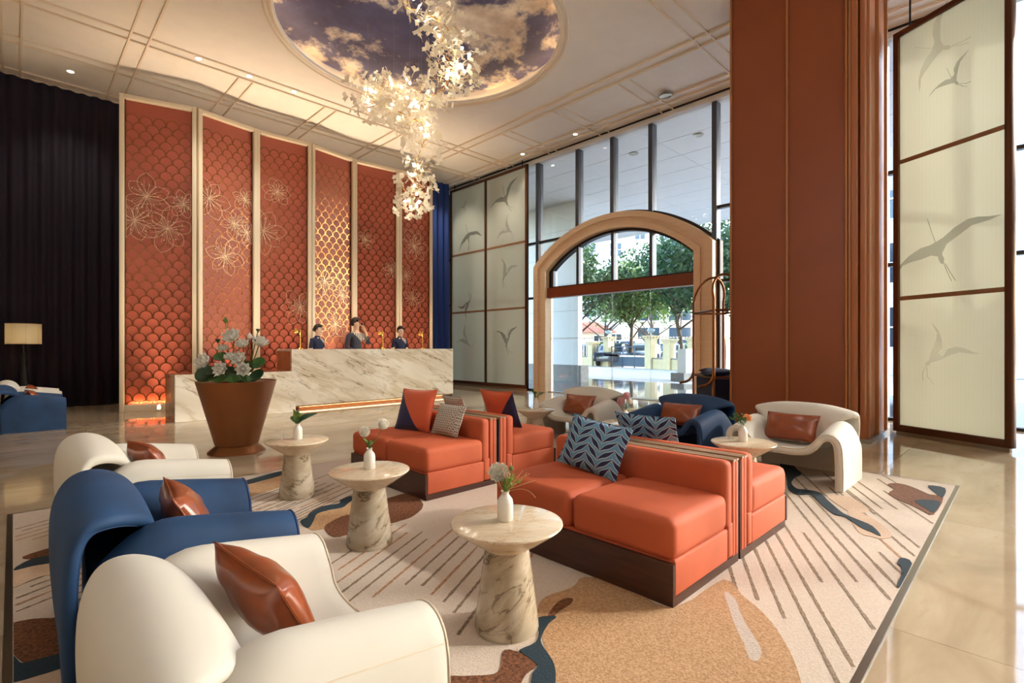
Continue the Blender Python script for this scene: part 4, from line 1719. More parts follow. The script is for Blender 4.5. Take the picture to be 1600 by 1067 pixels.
def make_armchair(kind):
    fab, pip = ('cream_fabric', 'piping_cream') if kind == 'cream' else ('velvet_blue', 'piping_blue')
    t = thing('armchair', (0, 0, 0), 0, kind, 'armchair')
    front = [(0, .285), (.13, .288), (.225, .315), (.285, .375), (.325, .425), (.372, .445), (.418, .425), (.445, .36), (.452, .2), (.452, 0)]
    rear = [(0, .26), (.13, .265), (.215, .32), (.265, .42), (.305, .505), (.36, .535), (.41, .512), (.442, .42), (.452, .22), (.452, 0)]

    def full(h):
        return [(-y, z) for y, z in reversed(h)][:-1] + h
    NS = 72
    cf = catmull([Vector((y, z, 0)) for y, z in full(front)], NS)
    cr = catmull([Vector((y, z, 0)) for y, z in full(rear)], NS)

    def lerp_curve(c, s):
        u = s * NS
        i = min(int(u), NS - 1)
        return c[i].lerp(c[i + 1], u - i)

    def S1(s, a):
        f = ((a + 1) / 2) ** 1.25
        p = lerp_curve(cr, s).lerp(lerp_curve(cf, s), f)
        x = -0.33 + 0.77 * (a + 1) / 2
        if a < -0.3:
            k = ((-0.3 - a) / 0.7) ** 2
            p = p.copy()
            p.y -= 0.15 * k * max(0.0, min(1.0, (p.y - 0.27) / 0.22))
        if a > 0:
            mid = abs(2 * s - 1)
            x -= 0.035 * (a ** 2) * max(0.0, 1 - mid / 0.3) ** 1.0 if mid < 0.3 else 0
        return Vector((x, p.x, max(p.y, 0.0)))
    bm = bmesh.new()
    sheet(bm, S1, NS, 14, 0.058, 6)
    finish('seat_and_arms', bm, fab, t, 50)
    for sg in (-1, 1):
        bm = bmesh.new()
        pts = []
        for i in range(NS + 1):
            s = i / NS
            p = S1(s, 1)
            ds = S1(min(1, s + .001), 1) - S1(max(0, s - .001), 1)
            n = ds.cross(Vector((1, 0, 0))).normalized()
            pts.append(p + n * (0.026 * sg) + Vector((0.014, 0, 0)))
        tube(bm, pts, 0.0055, 6)
        finish('piping', bm, pip, t, 60)
    # outer seam along each arm
    for sgn in (-1, 1):
        bm = bmesh.new()
        s0 = 0.13 if sgn < 0 else 0.87
        pts = []
        for i in range(13):
            a = -1 + 2 * i / 12
            p = S1(s0, a)
            pts.append(p + Vector((0, sgn * 0.0295, 0)))
        tube(bm, pts, 0.0028, 5)
        finish('arm_seam', bm, pip, t, 60)
    prof = [(-.04, .30), (-.10, .375), (-.14, .465), (-.175, .56), (-.24, .622), (-.33, .645), (-.415, .62), (-.462, .545), (-.472, .42), (-.462, .26), (-.445, .12), (-.435, 0)]
    wid = [.255, .258, .265, .30, .365, .41, .425, .425, .42, .41, .395, .385]
    NP = 60
    cp = catmull([Vector((x, z, 0)) for x, z in prof], NP)
    cw = catmull([Vector((w, 0, 0)) for w in wid], NP)

    def S2(s, a):
        p = lerp_curve2(cp, s, NP)
        w = lerp_curve2(cw, s, NP).x
        hump = math.exp(-((s - 0.42) / 0.22) ** 2)
        z = p.y - 0.06 * (abs(a) ** 2.6) * hump
        x = p.x + 0.045 * (abs(a) ** 2.5) * math.exp(-((s - 0.62) / 0.25) ** 2)
        return Vector((x, w * a, max(0, z)))

    def lerp_curve2(c, s, n):
        u = s * n
        i = min(int(u), n - 1)
        return c[i].lerp(c[i + 1], u - i)
    bm = bmesh.new()
    sheet(bm, S2, NP, 18, 0.055, 6)
    finish('backrest', bm, fab, t, 50)
    for a in (-1, 1):
        bm = bmesh.new()
        pts = []
        for i in range(NP + 1):
            s = i / NP
            p = S2(s, a)
            ds = S2(min(1, s + .001), a) - S2(max(0, s - .001), a)
            n = ds.cross(Vector((0, 1, 0))).normalized()
            pts.append(p + n * 0.022 + Vector((0, a * 0.013, 0)))
        tube(bm, pts, 0.005, 6)
        finish('piping', bm, pip, t, 60)['back'] = 1
    return t


def armchairs():
    src = {'cream': make_armchair('cream'), 'blue': make_armchair('blue')}
    used = set()
    bol = None
    spec = [
        # x, y, heading, kind, label, cushion label
        (0.505, 1.60, 0.0, 'cream', 'cream armchair closest to the camera, at the lower left', 'cognac leather cushion on the cream armchair closest to the camera'),
        (0.52, 2.70, -2.0, 'blue', 'blue velvet armchair between the two cream armchairs on the left', 'cognac leather cushion on the blue armchair left of the marble tables'),
        (0.60, 4.02, 2.0, 'cream', 'cream armchair behind the blue one in the left row', 'cognac leather cushion on the cream armchair beside the copper planter'),
        (5.21, 1.55, 180.0, 'cream', 'cream armchair in front of the rust brown column', 'cognac leather cushion on the cream armchair before the column'),
        (5.28, 2.72, 176.0, 'blue', 'blue velvet armchair beside the luggage cart', 'cognac leather cushion on the blue armchair beside the luggage cart'),
        (5.28, 4.10, 186.0, 'cream', 'cream armchair in front of the glass entrance doors', 'cognac leather cushion on the cream armchair before the entrance'),
        (0.17, 10.36, 0.0, 'blue', 'blue velvet armchair at the far left edge by the dark curtain', 'leather cushion on the far left blue armchair'),
        (0.20, 11.80, 0.0, 'cream', 'cream armchair at the far left, under the lit floor lamp', 'leather cushion on the far left cream armchair under the lamp'),
    ]
    w, h = 0.46, 0.26
    pil = thing('lumbar_cushion', (0, 0, 0))
    finish('cover', pillow_bm(w, h, 0.15, 18, 0.012, 5, 0.10), 'leather', pil, 70)
    bm = bmesh.new()
    tube(bm, seam_pts(w, h, 0.10), 0.0045, 5, True)
    finish('seam', bm, 'leather', pil, 70)
    first_p = True
    for i, (x, y, hd, kind, lb, cl) in enumerate(spec):
        o = src[kind] if kind not in used else copy_tree(src[kind])
        used.add(kind)
        o.location = (x, y, 0.0)
        z0 = 0.012 if RUG[0] < x < RUG[1] and RUG[2] < y < RUG[3] else 0.0
        o.location.z = z0
        o.rotation_euler = (0, 0, R(hd))
        o.scale = (0.78, 1.0, 0.95) if i == 0 else (0.84, 1.0, 0.97)
        for ch in o.children:
            ch.scale = (1, 1, 1)
        if i == 0:
            for ch in list(o.children):
                if ch.name.startswith('backrest') or (ch.name.startswith('piping') and ch.get('back')):
                    ch.scale = (1.0, 1.0, 0.90)
        tag(o, lb, 'armchair', 'curved %s armchairs' % kind)
        p = pil if first_p else copy_tree(pil)
        first_p = False
        M = Matrix.Translation((x, y, z0)) @ Matrix.Rotation(R(hd), 4, 'Z') @ Matrix.Translation((0.035, 0.015 * (-1) ** i, 0.445)) @ Matrix.Rotation(R(4 * (-1) ** i), 4, 'Z') @ Matrix.Rotation(R(90), 4, 'Z') @ Matrix.Rotation(R(62), 4, 'X')
        p.matrix_world = M
        p.location = M.translation
        p.rotation_euler = M.to_euler()
        tag(p, cl, 'cushion', 'cognac leather lumbar cushions')


# ------------------------------------------------------------------ sofas
def make_sofa():
    """Faces local -x; origin at the middle of the back line on the floor. Length 1.2 along y."""
    t = thing('sofa', (0, 0, 0))
    L2 = 0.60
    D = 0.755
    for y0, y1 in ((-L2, -0.003), (0.003, L2)):
        bm = bmesh.new()
        rbox(bm, -D, -0.155, y0, y1, 0.205, 0.40, 0.045, 5, None, 0.012)
        finish('seat_cushion', bm, 'velvet_orange', t, 50)
    bm = bmesh.new()
    rbox(bm, -D + 0.02, -0.155, -L2 + 0.002, L2 - 0.002, 0.045, 0.215, 0.012, 3)
    finish('base', bm, 'velvet_orange', t, 40)
    bm = bmesh.new()
    box(bm, -D - 0.002, -D + 0.022, -L2, L2, 0.045, 0.20)
    finish('front_panel', bm, 'wood_dark', t, 0)
    bm = bmesh.new()
    box(bm, -D + 0.012, -0.005, -L2 + 0.008, L2 - 0.008, 0.0, 0.045)
    finish('plinth', bm, 'wood_dark', t, 0)
    bm = bmesh.new()
    rbox(bm, -0.185, -0.088, -L2, L2, 0.21, 0.575, 0.036, 5)
    rbox(bm, -0.16, -0.088, -L2, L2, 0.05, 0.24, 0.015, 2)
    finish('backrest', bm, 'velvet_orange', t, 50)
    for x0, x1 in ((-0.088, -0.048), (-0.048, -0.010)):
        bm = bmesh.new()
        rbox(bm, x0 + 0.001, x1 - 0.001, -L2 + 0.004, L2 - 0.004, 0.045, 0.562, 0.008, 2)
        finish('back_channel', bm, 'velvet_orange', t, 40)
        bm = bmesh.new()
        box(bm, x0 + 0.004, x1 - 0.004, -L2 + 0.002, L2 - 0.002, 0.562, 0.572)
        finish('top_strip', bm, 'wood_strip', t, 0)
    bm = bmesh.new()
    box(bm, -0.010, 0.0, -L2 + 0.01, L2 - 0.01, 0.0, 0.55)
    finish('gap_shade_board', bm, 'gap_shade', t, 0)
    return t


def throw_pillow(w, h, th, mat, loc, rz, lean, label, group, name='throw_pillow', roll=0.0):
    t = thing(name, (0, 0, 0), 0, label, 'pillow', group)
    finish('cover', pillow_bm(w, h, th, 18, 0.004, 2, 0.10), mat, t, 70)
    bm = bmesh.new()
    tube(bm, seam_pts(w, h, 0.10), 0.004, 5, True)
    finish('piping', bm, mat, t, 70)
    M = Matrix.Translation(loc) @ Matrix.Rotation(rz, 4, 'Z') @ Matrix.Rotation(lean, 4, 'X') @ Matrix.Rotation(roll, 4, 'Z')
    t.location = M.translation
    t.rotation_euler = M.to_euler()
    return t


def sofas():
    s = make_sofa()
    spec = [(2.885, 1.73, 0, 'orange velvet two-seat sofa nearest the camera, holding a blue leaf-pattern pillow'),
            (2.905, 1.73, 180, 'orange velvet sofa backing the nearest one, facing the cream armchair by the column'),
            (3.015, 3.85, 0, 'orange velvet two-seat sofa nearer the reception desk, holding a grey woven pillow'),
            (3.035, 3.85, 180, 'orange velvet sofa facing the entrance, backing the one near the reception desk')]
    for i, (x, y, rz, lb) in enumerate(spec):
        o = s if i == 0 else copy_tree(s)
        o.location = (x, y, 0.012)
        o.rotation_euler = (0, 0, R(rz))
        tag(o, lb, 'sofa', 'orange back-to-back sofas')
    g = 'blue leaf-pattern pillows'
    z = 0.012 + 0.40
    # local pillow: x across, y up the pillow, z its front. For a sofa facing -x: rz turns x to -y.
    throw_pillow(0.47, 0.33, 0.11, 'leaf_fabric', (2.615, 1.93, z + 0.165), R(-90), R(66), 'large blue leaf-pattern pillow on the nearest orange sofa', g, roll=R(-6))
    throw_pillow(0.47, 0.33, 0.11, 'leaf_fabric', (3.185, 1.88, z + 0.165), R(90), R(68), 'blue leaf-pattern pillow peeking over the back of the nearest sofa', g)
    g = 'orange and navy pillows'
    throw_pillow(0.40, 0.40, 0.13, 'split_fabric', (2.72, 4.07, z + 0.195), R(-72), R(70), 'orange and navy pillow standing on the sofa near the reception desk', g)
    throw_pillow(0.40, 0.40, 0.12, 'split_fabric', (3.40, 3.62, z + 0.185), R(98), R(66), 'orange and navy pillow on the sofa facing the entrance', g)
    g = 'grey woven pillows'
    throw_pillow(0.36, 0.28, 0.10, 'grey_fabric', (2.745, 3.60, z + 0.145), R(-88), R(68), 'grey woven pillow on the sofa near the reception desk', g)
    throw_pillow(0.36, 0.28, 0.10, 'grey_fabric', (3.32, 4.22, z + 0.145), R(86), R(68), 'grey woven pillow peeking over the sofa back near the desk', g)


# ------------------------------------------------------------------ side tables, vases, flowers


def rose(bm, M, r, layers=4, seed=0):
    rnd = random.Random(seed)
    for k in range(layers):
        n = 3 + 2 * k
        for i in range(n):
            a = 2 * PI * i / n + k * 0.5 + rnd.uniform(-.1, .1)
            up = 1.25 - 0.42 * k
            d = Vector((math.cos(a), math.sin(a), max(0.1, up)))
            leaf(bm, M @ frame(d, Vector((-math.cos(a), -math.sin(a), 0.6)), (0, 0, 0)), r * (0.75 + 0.12 * k), r * (0.7 + 0.14 * k), 0.5, 0.3, 4, 0.7)


def puff(bm, c, r, n=90, seed=0, L=0.4):
    for i in range(n):
        z = 1 - 2 * (i + 0.5) / n
        a = i * 2.39996
        d = Vector((math.sqrt(1 - z * z) * math.cos(a), math.sqrt(1 - z * z) * math.sin(a), z))
        leaf(bm, frame(d, d.orthogonal(), Vector(c) + d * r * (1 - L)), r * L, r * 0.30, 0.4, 0.3, 2)
    lathe(bm, [(0, -r * .7), (r * .5, -r * .5), (r * .72, 0), (r * .5, r * .5), (0, r * .7)], 10, Matrix.Translation(c))


def vase_mesh():
    bm = bmesh.new()
    lathe(bm, [(0.0, 0.0), (0.030, 0.0), (0.034, 0.004), (0.034, 0.075), (0.031, 0.090), (0.021, 0.104), (0.016, 0.110), (0.016, 0.120), (0.020, 0.126), (0.017, 0.126), (0.013, 0.119), (0.013, 0.109), (0.017, 0.10), (0.0, 0.02)], 28)
    return bm


TABLES = [(1.50, 1.56, 'cream stone side table closest to the camera', 'white vase of the ranunculus on the closest side table'),
          (1.54, 2.80, 'cream stone side table between the sofas and the blue armchair on the left', 'white vase of two allium balls on the middle left table'),
          (1.62, 4.10, 'cream stone side table nearest the copper planter', 'white vase of dark leaves on the table nearest the planter'),
          (4.07, 1.57, 'cream stone side table before the right cream armchair', 'white vase of an orange bloom on the right-hand table'),
          (4.28, 2.78, 'cream stone side table in front of the right blue armchair', 'white vase of pink blooms before the right blue armchair'),
          (4.47, 4.16, 'cream stone side table farthest back, near the entrance doors', 'small white vase of green sprigs on the farthest table')]


def tables():
    src = thing('side_table', (0, 0, 0))
    bm = bmesh.new()
    lathe(bm, [(0.0, 0.449), (0.228, 0.449), (0.236, 0.446), (0.238, 0.440), (0.232, 0.433), (0.150, 0.375), (0.108, 0.350), (0.100, 0.342), (0.0, 0.342)], 48)
    finish('table_top', bm, 'table_top', src, 30)
    bm = bmesh.new()
    lathe(bm, [(0.0, 0.343), (0.094, 0.343), (0.094, 0.335), (0.112, 0.20), (0.131, 0.06), (0.136, 0.012), (0.132, 0.0), (0.0, 0.0)], 40)
    finish('pedestal', bm, 'table_marble', src, 30)
    vsrc = finish('vase', vase_mesh(), 'white_ceramic', None, 50)
    for i, (x, y, lb, vl) in enumerate(TABLES):
        o = src if i == 0 else copy_tree(src)
        z0 = 0.012
        o.location = (x, y, z0)
        o.rotation_euler = (0, 0, i * 1.1)
        tag(o, lb, 'side table', 'round stone side tables')
        v = vsrc if i == 0 else copy_tree(vsrc)
        v.location = (x + 0.005 * i, y + 0.01, z0 + 0.449)
        tag(v, vl, 'vase', 'white bottle vases')
        flowers(i, v.location + Vector((0, 0, 0.12)))
    # slim candle on the table by the planter
    bm = bmesh.new()
    tube(bm, [(0, 0, 0), (0, 0, 0.078)], [0.0075, 0.0055], 10)
    tube(bm, [(0, 0, 0.078), (0.001, 0, 0.086)], 0.001, 5)
    c = finish('candle', bm, 'white_ceramic', None, 50, (1.53, 4.17, 0.012 + 0.449))
    tag(c, 'slim white candle left of the vase of dark leaves', 'candle')


def flowers(i, p):
    labels = ['white ranunculus with curly peach twigs and green fern', 'two white allium balls with pale green leaves', 'dark drooping leaves with a small green bloom',
              'peach carnation among green foliage', 'two pale pink round blooms with grey-green leaves', 'small sprig of green foliage']
    t = thing('flower_bunch', tuple(p), 0, labels[i] + ' in the white vase' if i != 5 else 'small sprig of green foliage in the farthest white vase', 'flowers', 'flower bunches in white vases')
    rnd = random.Random(40 + i)

    def stem(q, r=0.0018, col='stem', base=(0, 0, -0.06)):
        bm = bmesh.new()
        mid = (Vector(base) * 0.4 + Vector(q) * 0.6) + Vector((0, 0, 0.012))
        tube(bm, catmull([base, (0, 0, 0.0), mid, q], 10), r, 5)
        finish('stem', bm, col, t, 60)
    # axis facing the camera: view right = RT
    rt = Vector((RT.x, RT.y, 0))
    if i == 0:
        q = rt * -0.028 + Vector((0, 0, 0.075))
        stem(q)
        bm = bmesh.new()
        rose(bm, Matrix.Translation(q) @ Matrix.Rotation(R(52), 4, rt), 0.040, 5, 3)
        finish('blossom', bm, 'petal_white', t, 60)
        q2 = rt * 0.025 + Vector((0, 0, 0.10))
        stem(q2)
        bm = bmesh.new()
        puff(bm, q2, 0.014, 40)
        finish('seed_head', bm, 'pod', t, 60)
        for k in range(26):
            bm = bmesh.new()
            a = rnd.uniform(-0.6, 0.9)
            d = Vector((rnd.uniform(-.2, .2), rnd.uniform(-.2, .2), 0)) + rt * rnd.uniform(-0.5, 1.1) + Vector((0, 0, rnd.uniform(0.4, 1.4)))
            d.normalize()
            L = rnd.uniform(0.08, 0.15)
            pts = [Vector((0, 0, 0))]
            for s in range(1, 6):
                d = (d + Vector((rnd.uniform(-.35, .35), rnd.uniform(-.35, .35), rnd.uniform(-.3, .3)))).normalized()
                pts.append(pts[-1] + d * L / 5)
            tube(bm, catmull(pts, 12), 0.0017, 4)
            finish('twig', bm, 'twig', t, 60)
        fern(t, rnd, 130, 0.085, rt * 0.02, 'leaf_light')
    elif i == 1:
        for q in (rt * -0.03 + Vector((0, 0, 0.105)), rt * 0.085 + Vector((0, 0, 0.15))):
            stem(q)
            bm = bmesh.new()
            puff(bm, q, 0.034, 130, 2, 0.35)
            finish('blossom', bm, 'petal_white', t, 60)
        for k in range(9):
            bm = bmesh.new()
            a = 2 * PI * k / 9
            leaf(bm, frame((math.cos(a) * .35, math.sin(a) * .35, 1), (-math.cos(a), -math.sin(a), .3)), rnd.uniform(0.05, 0.085), 0.026, -0.6, 0.2)
            finish('leaf', bm, 'leaf_light' if k % 2 else 'leaf', t, 60)
    elif i == 2:
        q = rt * 0.012 + Vector((0, 0, 0.075))
        stem(q)
        bm = bmesh.new()
        puff(bm, q, 0.020, 60, 1, 0.4)
        finish('blossom', bm, 'leaf_light', t, 60)
        for d, L, W, c, m in ((rt * 0.8 + Vector((0, 0, 0.9)), 0.19, 0.035, -1.6, 'leaf_dark'), (rt * -0.8 + Vector((0, 0, 1.3)), 0.14, 0.055, -2.0, 'leaf'), (rt * -0.2 + Vector((0.1, 0, 1.4)), 0.11, 0.05, -0.9, 'leaf'), (rt * 0.5 + Vector((.2, .2, 0.9)), 0.13, 0.04, -1.1, 'leaf_dark'), (rt * -0.5 + Vector((0, 0, 1.6)), 0.13, 0.03, -0.6, 'leaf_light')):
            bm = bmesh.new()
            leaf(bm, frame(d, Vector((0, 0, 0.7)) - Vector((FW.x, FW.y, 0)) * 0.9), L, W, c * 0.8, 0.25, 8, 1.3)
            finish('leaf', bm, m, t, 60)
    elif i == 3:
        q = rt * 0.03 + Vector((0, 0, 0.055))
        stem(q)
        bm = bmesh.new()
        rose(bm, Matrix.Translation(q) @ Matrix.Rotation(R(48), 4, rt), 0.034, 4, 9)
        finish('blossom', bm, 'petal_peach', t, 60)
        fern(t, rnd, 95, 0.125, rt * -0.03, 'leaf')
    elif i == 4:
        for q, r in ((rt * -0.045 + Vector((0, 0, 0.085)), 0.042), (rt * 0.012 + Vector((0, 0, 0.14)), 0.040)):
            stem(q)
            bm = bmesh.new()
            puff(bm, q, r, 110, 3, 0.45)
            finish('blossom', bm, 'petal_pink', t, 60)
        for q, r in ((rt * 0.04 + Vector((0, 0, 0.085)), 0.035),):
            stem(q)
            bm = bmesh.new()
            puff(bm, q, r, 80, 3, 0.45)
            finish('blossom', bm, 'petal_white', t, 60)
        fern(t, rnd, 40, 0.08, rt * 0.02, 'leaf')
    else:
        fern(t, rnd, 60, 0.13, rt * 0.0, 'leaf')
        q = rt * 0.0 + Vector((0, 0, 0.07))
        bm = bmesh.new()
        puff(bm, q, 0.018, 50, 3, 0.45)
        finish('blossom', bm, 'leaf_light', t, 60)


def fern(t, rnd, n, L, bias, mat):
    for b in range(max(3, n // 12)):
        bm = bmesh.new()
        d = Vector((rnd.uniform(-1, 1), rnd.uniform(-1, 1), rnd.uniform(0.5, 1.8))).normalized()
        end = d * L * rnd.uniform(0.7, 1.0) + Vector(bias)
        pts = catmull([(0, 0, -0.02), end * 0.5 + Vector((0, 0, 0.01)), end], 8)
        tube(bm, pts, 0.001, 4)
        for k in range(2, 9):
            for s in range(4):
                dd = Vector((rnd.uniform(-1, 1), rnd.uniform(-1, 1), rnd.uniform(-.4, 1))).normalized()
                leaf(bm, frame(dd, (0, 0, 1), pts[k]), L * 0.2, L * 0.07, 0.4, 0.1, 2)
        finish('frond', bm, mat, t, 60)


# ------------------------------------------------------------------ planter with lotus


def planter():
    x, y = 1.84, 6.39
    t = thing('planter', (x, y, 0), 0, 'large tapered copper planter standing before the marble counter', 'planter')
    bm = bmesh.new()
    lathe(bm, [(0.0, 0.085), (0.215, 0.085), (0.225, 0.095), (0.412, 0.800), (0.415, 0.812), (0.403, 0.815), (0.39, 0.80), (0.0, 0.80)], 64)
    finish('bowl', bm, 'copper', t, 30)
    bm = bmesh.new()
    lathe(bm, [(0.0, 0.0), (0.298, 0.0), (0.298, 0.012), (0.215, 0.085), (0.0, 0.085)], 64)
    finish('foot', bm, 'copper', t, 30)
    bm = bmesh.new()
    lathe(bm, [(0.0, 0.803), (0.388, 0.803)], 48, cap=False)
    finish('top_surface', bm, 'soil', t, 30)
    a = thing('lotus_arrangement', (x, y, 0.806), 0, 'arrangement of white lotus flowers, pods and green leaves', 'flowers')
    rt = Vector((RT.x, RT.y, 0))
    tow = Vector((-FW.x, -FW.y, 0))
    rnd = random.Random(8)
    px = 5.85 / F_PX

    def pos(u, v, dep=0.0):
        """photo pixel -> local point, dep metres towards the camera"""
        return rt * ((u - 371) * px) + Vector((0, 0, (594 - v) * px)) + tow * dep

    def lotus(q, r, face, openness=1.0):
        r *= 1.08
        bm = bmesh.new()
        M0 = frame(Vector(face).orthogonal(), face, q)
        for ring, (n, tilt, ln, w) in enumerate(((8, 0.25, 1.0, 0.62), (8, 0.62, 0.95, 0.58), (6, 1.0, 0.8, 0.5))):
            for k in range(n):
                ang = 2 * PI * k / n + ring * 0.45
                d = Vector((math.cos(ang) * math.cos(tilt * openness), math.sin(ang) * math.cos(tilt * openness), math.sin(tilt * openness)))
                upv = Vector((-math.cos(ang) * 0.6, -math.sin(ang) * 0.6, 1))
                leaf(bm, M0 @ frame(d, upv, (0, 0, 0)), r * ln, r * w, 0.7, 0.35, 5, 0.85)
        finish('lotus_flower', bm, 'petal_cream', a, 60)
        bm = bmesh.new()
        lathe(bm, [(0, 0.0), (0.2 * r, 0.05 * r), (0.26 * r, 0.3 * r), (0.0, 0.34 * r)], 12, M0)
        finish('lotus_centre', bm, 'stamen', a, 60)

    def stem(q, base=None, r=0.006):
        bm = bmesh.new()
        base = base or (rt * rnd.uniform(-.06, .06) + Vector((0, 0, 0.0)))
        mid = (base + q) * 0.5 + rt * (0.2 * (q - base).dot(rt))
        tube(bm, catmull([base, mid, q], 12), r, 6)
        finish('stem', bm, 'stem', a, 60)
    for u, v, dep, r, f in ((336, 566, 0.15, 0.115, tow + Vector((0, 0, .5)) - rt * .3), (366, 575, 0.22, 0.10, tow * 1.2 + Vector((0, 0, .35))), (386, 562, 0.12, 0.105, tow + Vector((0, 0, .5))), (395, 576, 0.2, 0.10, tow + rt * .5 + Vector((0, 0, .3))),
                          (366, 529, 0.0, 0.12, tow * .8 + Vector((0, 0, .6))), (405, 539, 0.0, 0.11, tow * .4 + rt * .5 + Vector((0, 0, .9))), (381, 541, 0.0, 0.09, tow * .5 + Vector((0, 0, .8))), (346, 547, -0.05, 0.075, tow * .5 + Vector((0, 0, .8))), (369, 560, 0.1, 0.08, tow * .5 + Vector((0, 0, .8)))):
        q = pos(u, v, dep)
        stem(q)
        lotus(q, r * 1.02, f, 1.15)
    for u, v, r, m in ((353, 500, 0.028, 'leaf_light'), (391, 525, 0.03, 'petal_cream'), (404, 514, 0.026, 'pod'), (341, 530, 0.030, 'leaf_dark'), (400, 531, 0.030, 'leaf_dark'), (375, 536, 0.04, 'petal_cream')):
        q = pos(u, v)
        stem(q, None, 0.0045)
        bm = bmesh.new()
        lathe(bm, [(0, -r), (r * .7, -r * .5), (r, 0.1 * r), (r * .8, r * .7), (r * .25, r * 1.5), (0, r * 1.8)] if m in ('leaf_light', 'petal_cream') else [(0, -r * 1.2), (r * .5, -r * .6), (r, r * .3), (r, r * .5), (0, r * .6)], 14, Matrix.Translation(q))
        finish('bud' if m in ('leaf_light', 'petal_cream') else 'seed_pod', bm, m, a, 60)
    # big folded lotus leaf at the base plus rounded leaves
    bm = bmesh.new()
    n = 40
    ctr = bm.verts.new(pos(372, 584, 0.10))
    rim = []
    for k in range(n):
        a_ = 2 * PI * k / n
        rr = 0.26 * (1 + 0.05 * math.sin(a_ * 9))
        p = rt * (math.cos(a_) * rr) + tow * (math.sin(a_) * 0.20 + 0.12) + Vector((0, 0, 0.035 - 0.020 + 0.012 * math.sin(a_ * 10)))
        rim.append(p)
    mid = [bm.verts.new((ctr.co * 0.45 + p * 0.55) + Vector((0, 0, 0.035 + 0.008 * (-1) ** i))) for i, p in enumerate(rim)]
    rv = [bm.verts.new(p) for p in rim]
    for k in range(n):
        j = (k + 1) % n
        bm.faces.new((ctr, mid[k], mid[j]))
        bm.faces.new((mid[k], rv[k], rv[j], mid[j]))
    finish('lotus_leaf', bm, 'leaf', a, 30)
    for u, v, dep, r in ((330, 582, 0.1, 0.11), (349, 576, 0.15, 0.10), (401, 566, -0.05, 0.08), (405, 585, 0.05, 0.09), (345, 556, 0.0, 0.07), (376, 555, 0.05, 0.06), (384, 573, 0.0, 0.10), (358, 580, 0.02, 0.10)):
        bm = bmesh.new()
        q = pos(u, v, dep)
        d = Vector((rnd.uniform(-.4, .4), rnd.uniform(-.4, .4), 1)) + tow * 0.9
        lathe(bm, [(0, -0.02), (r * 0.5, 0.0), (r, 0.012), (r * 1.02, 0.006)], 16, frame(d.orthogonal(), d, q), cap=False)
        finish('round_leaf', bm, 'leaf_dark' if rnd.random() < .6 else 'leaf', a, 40)


# ------------------------------------------------------------------ chandelier


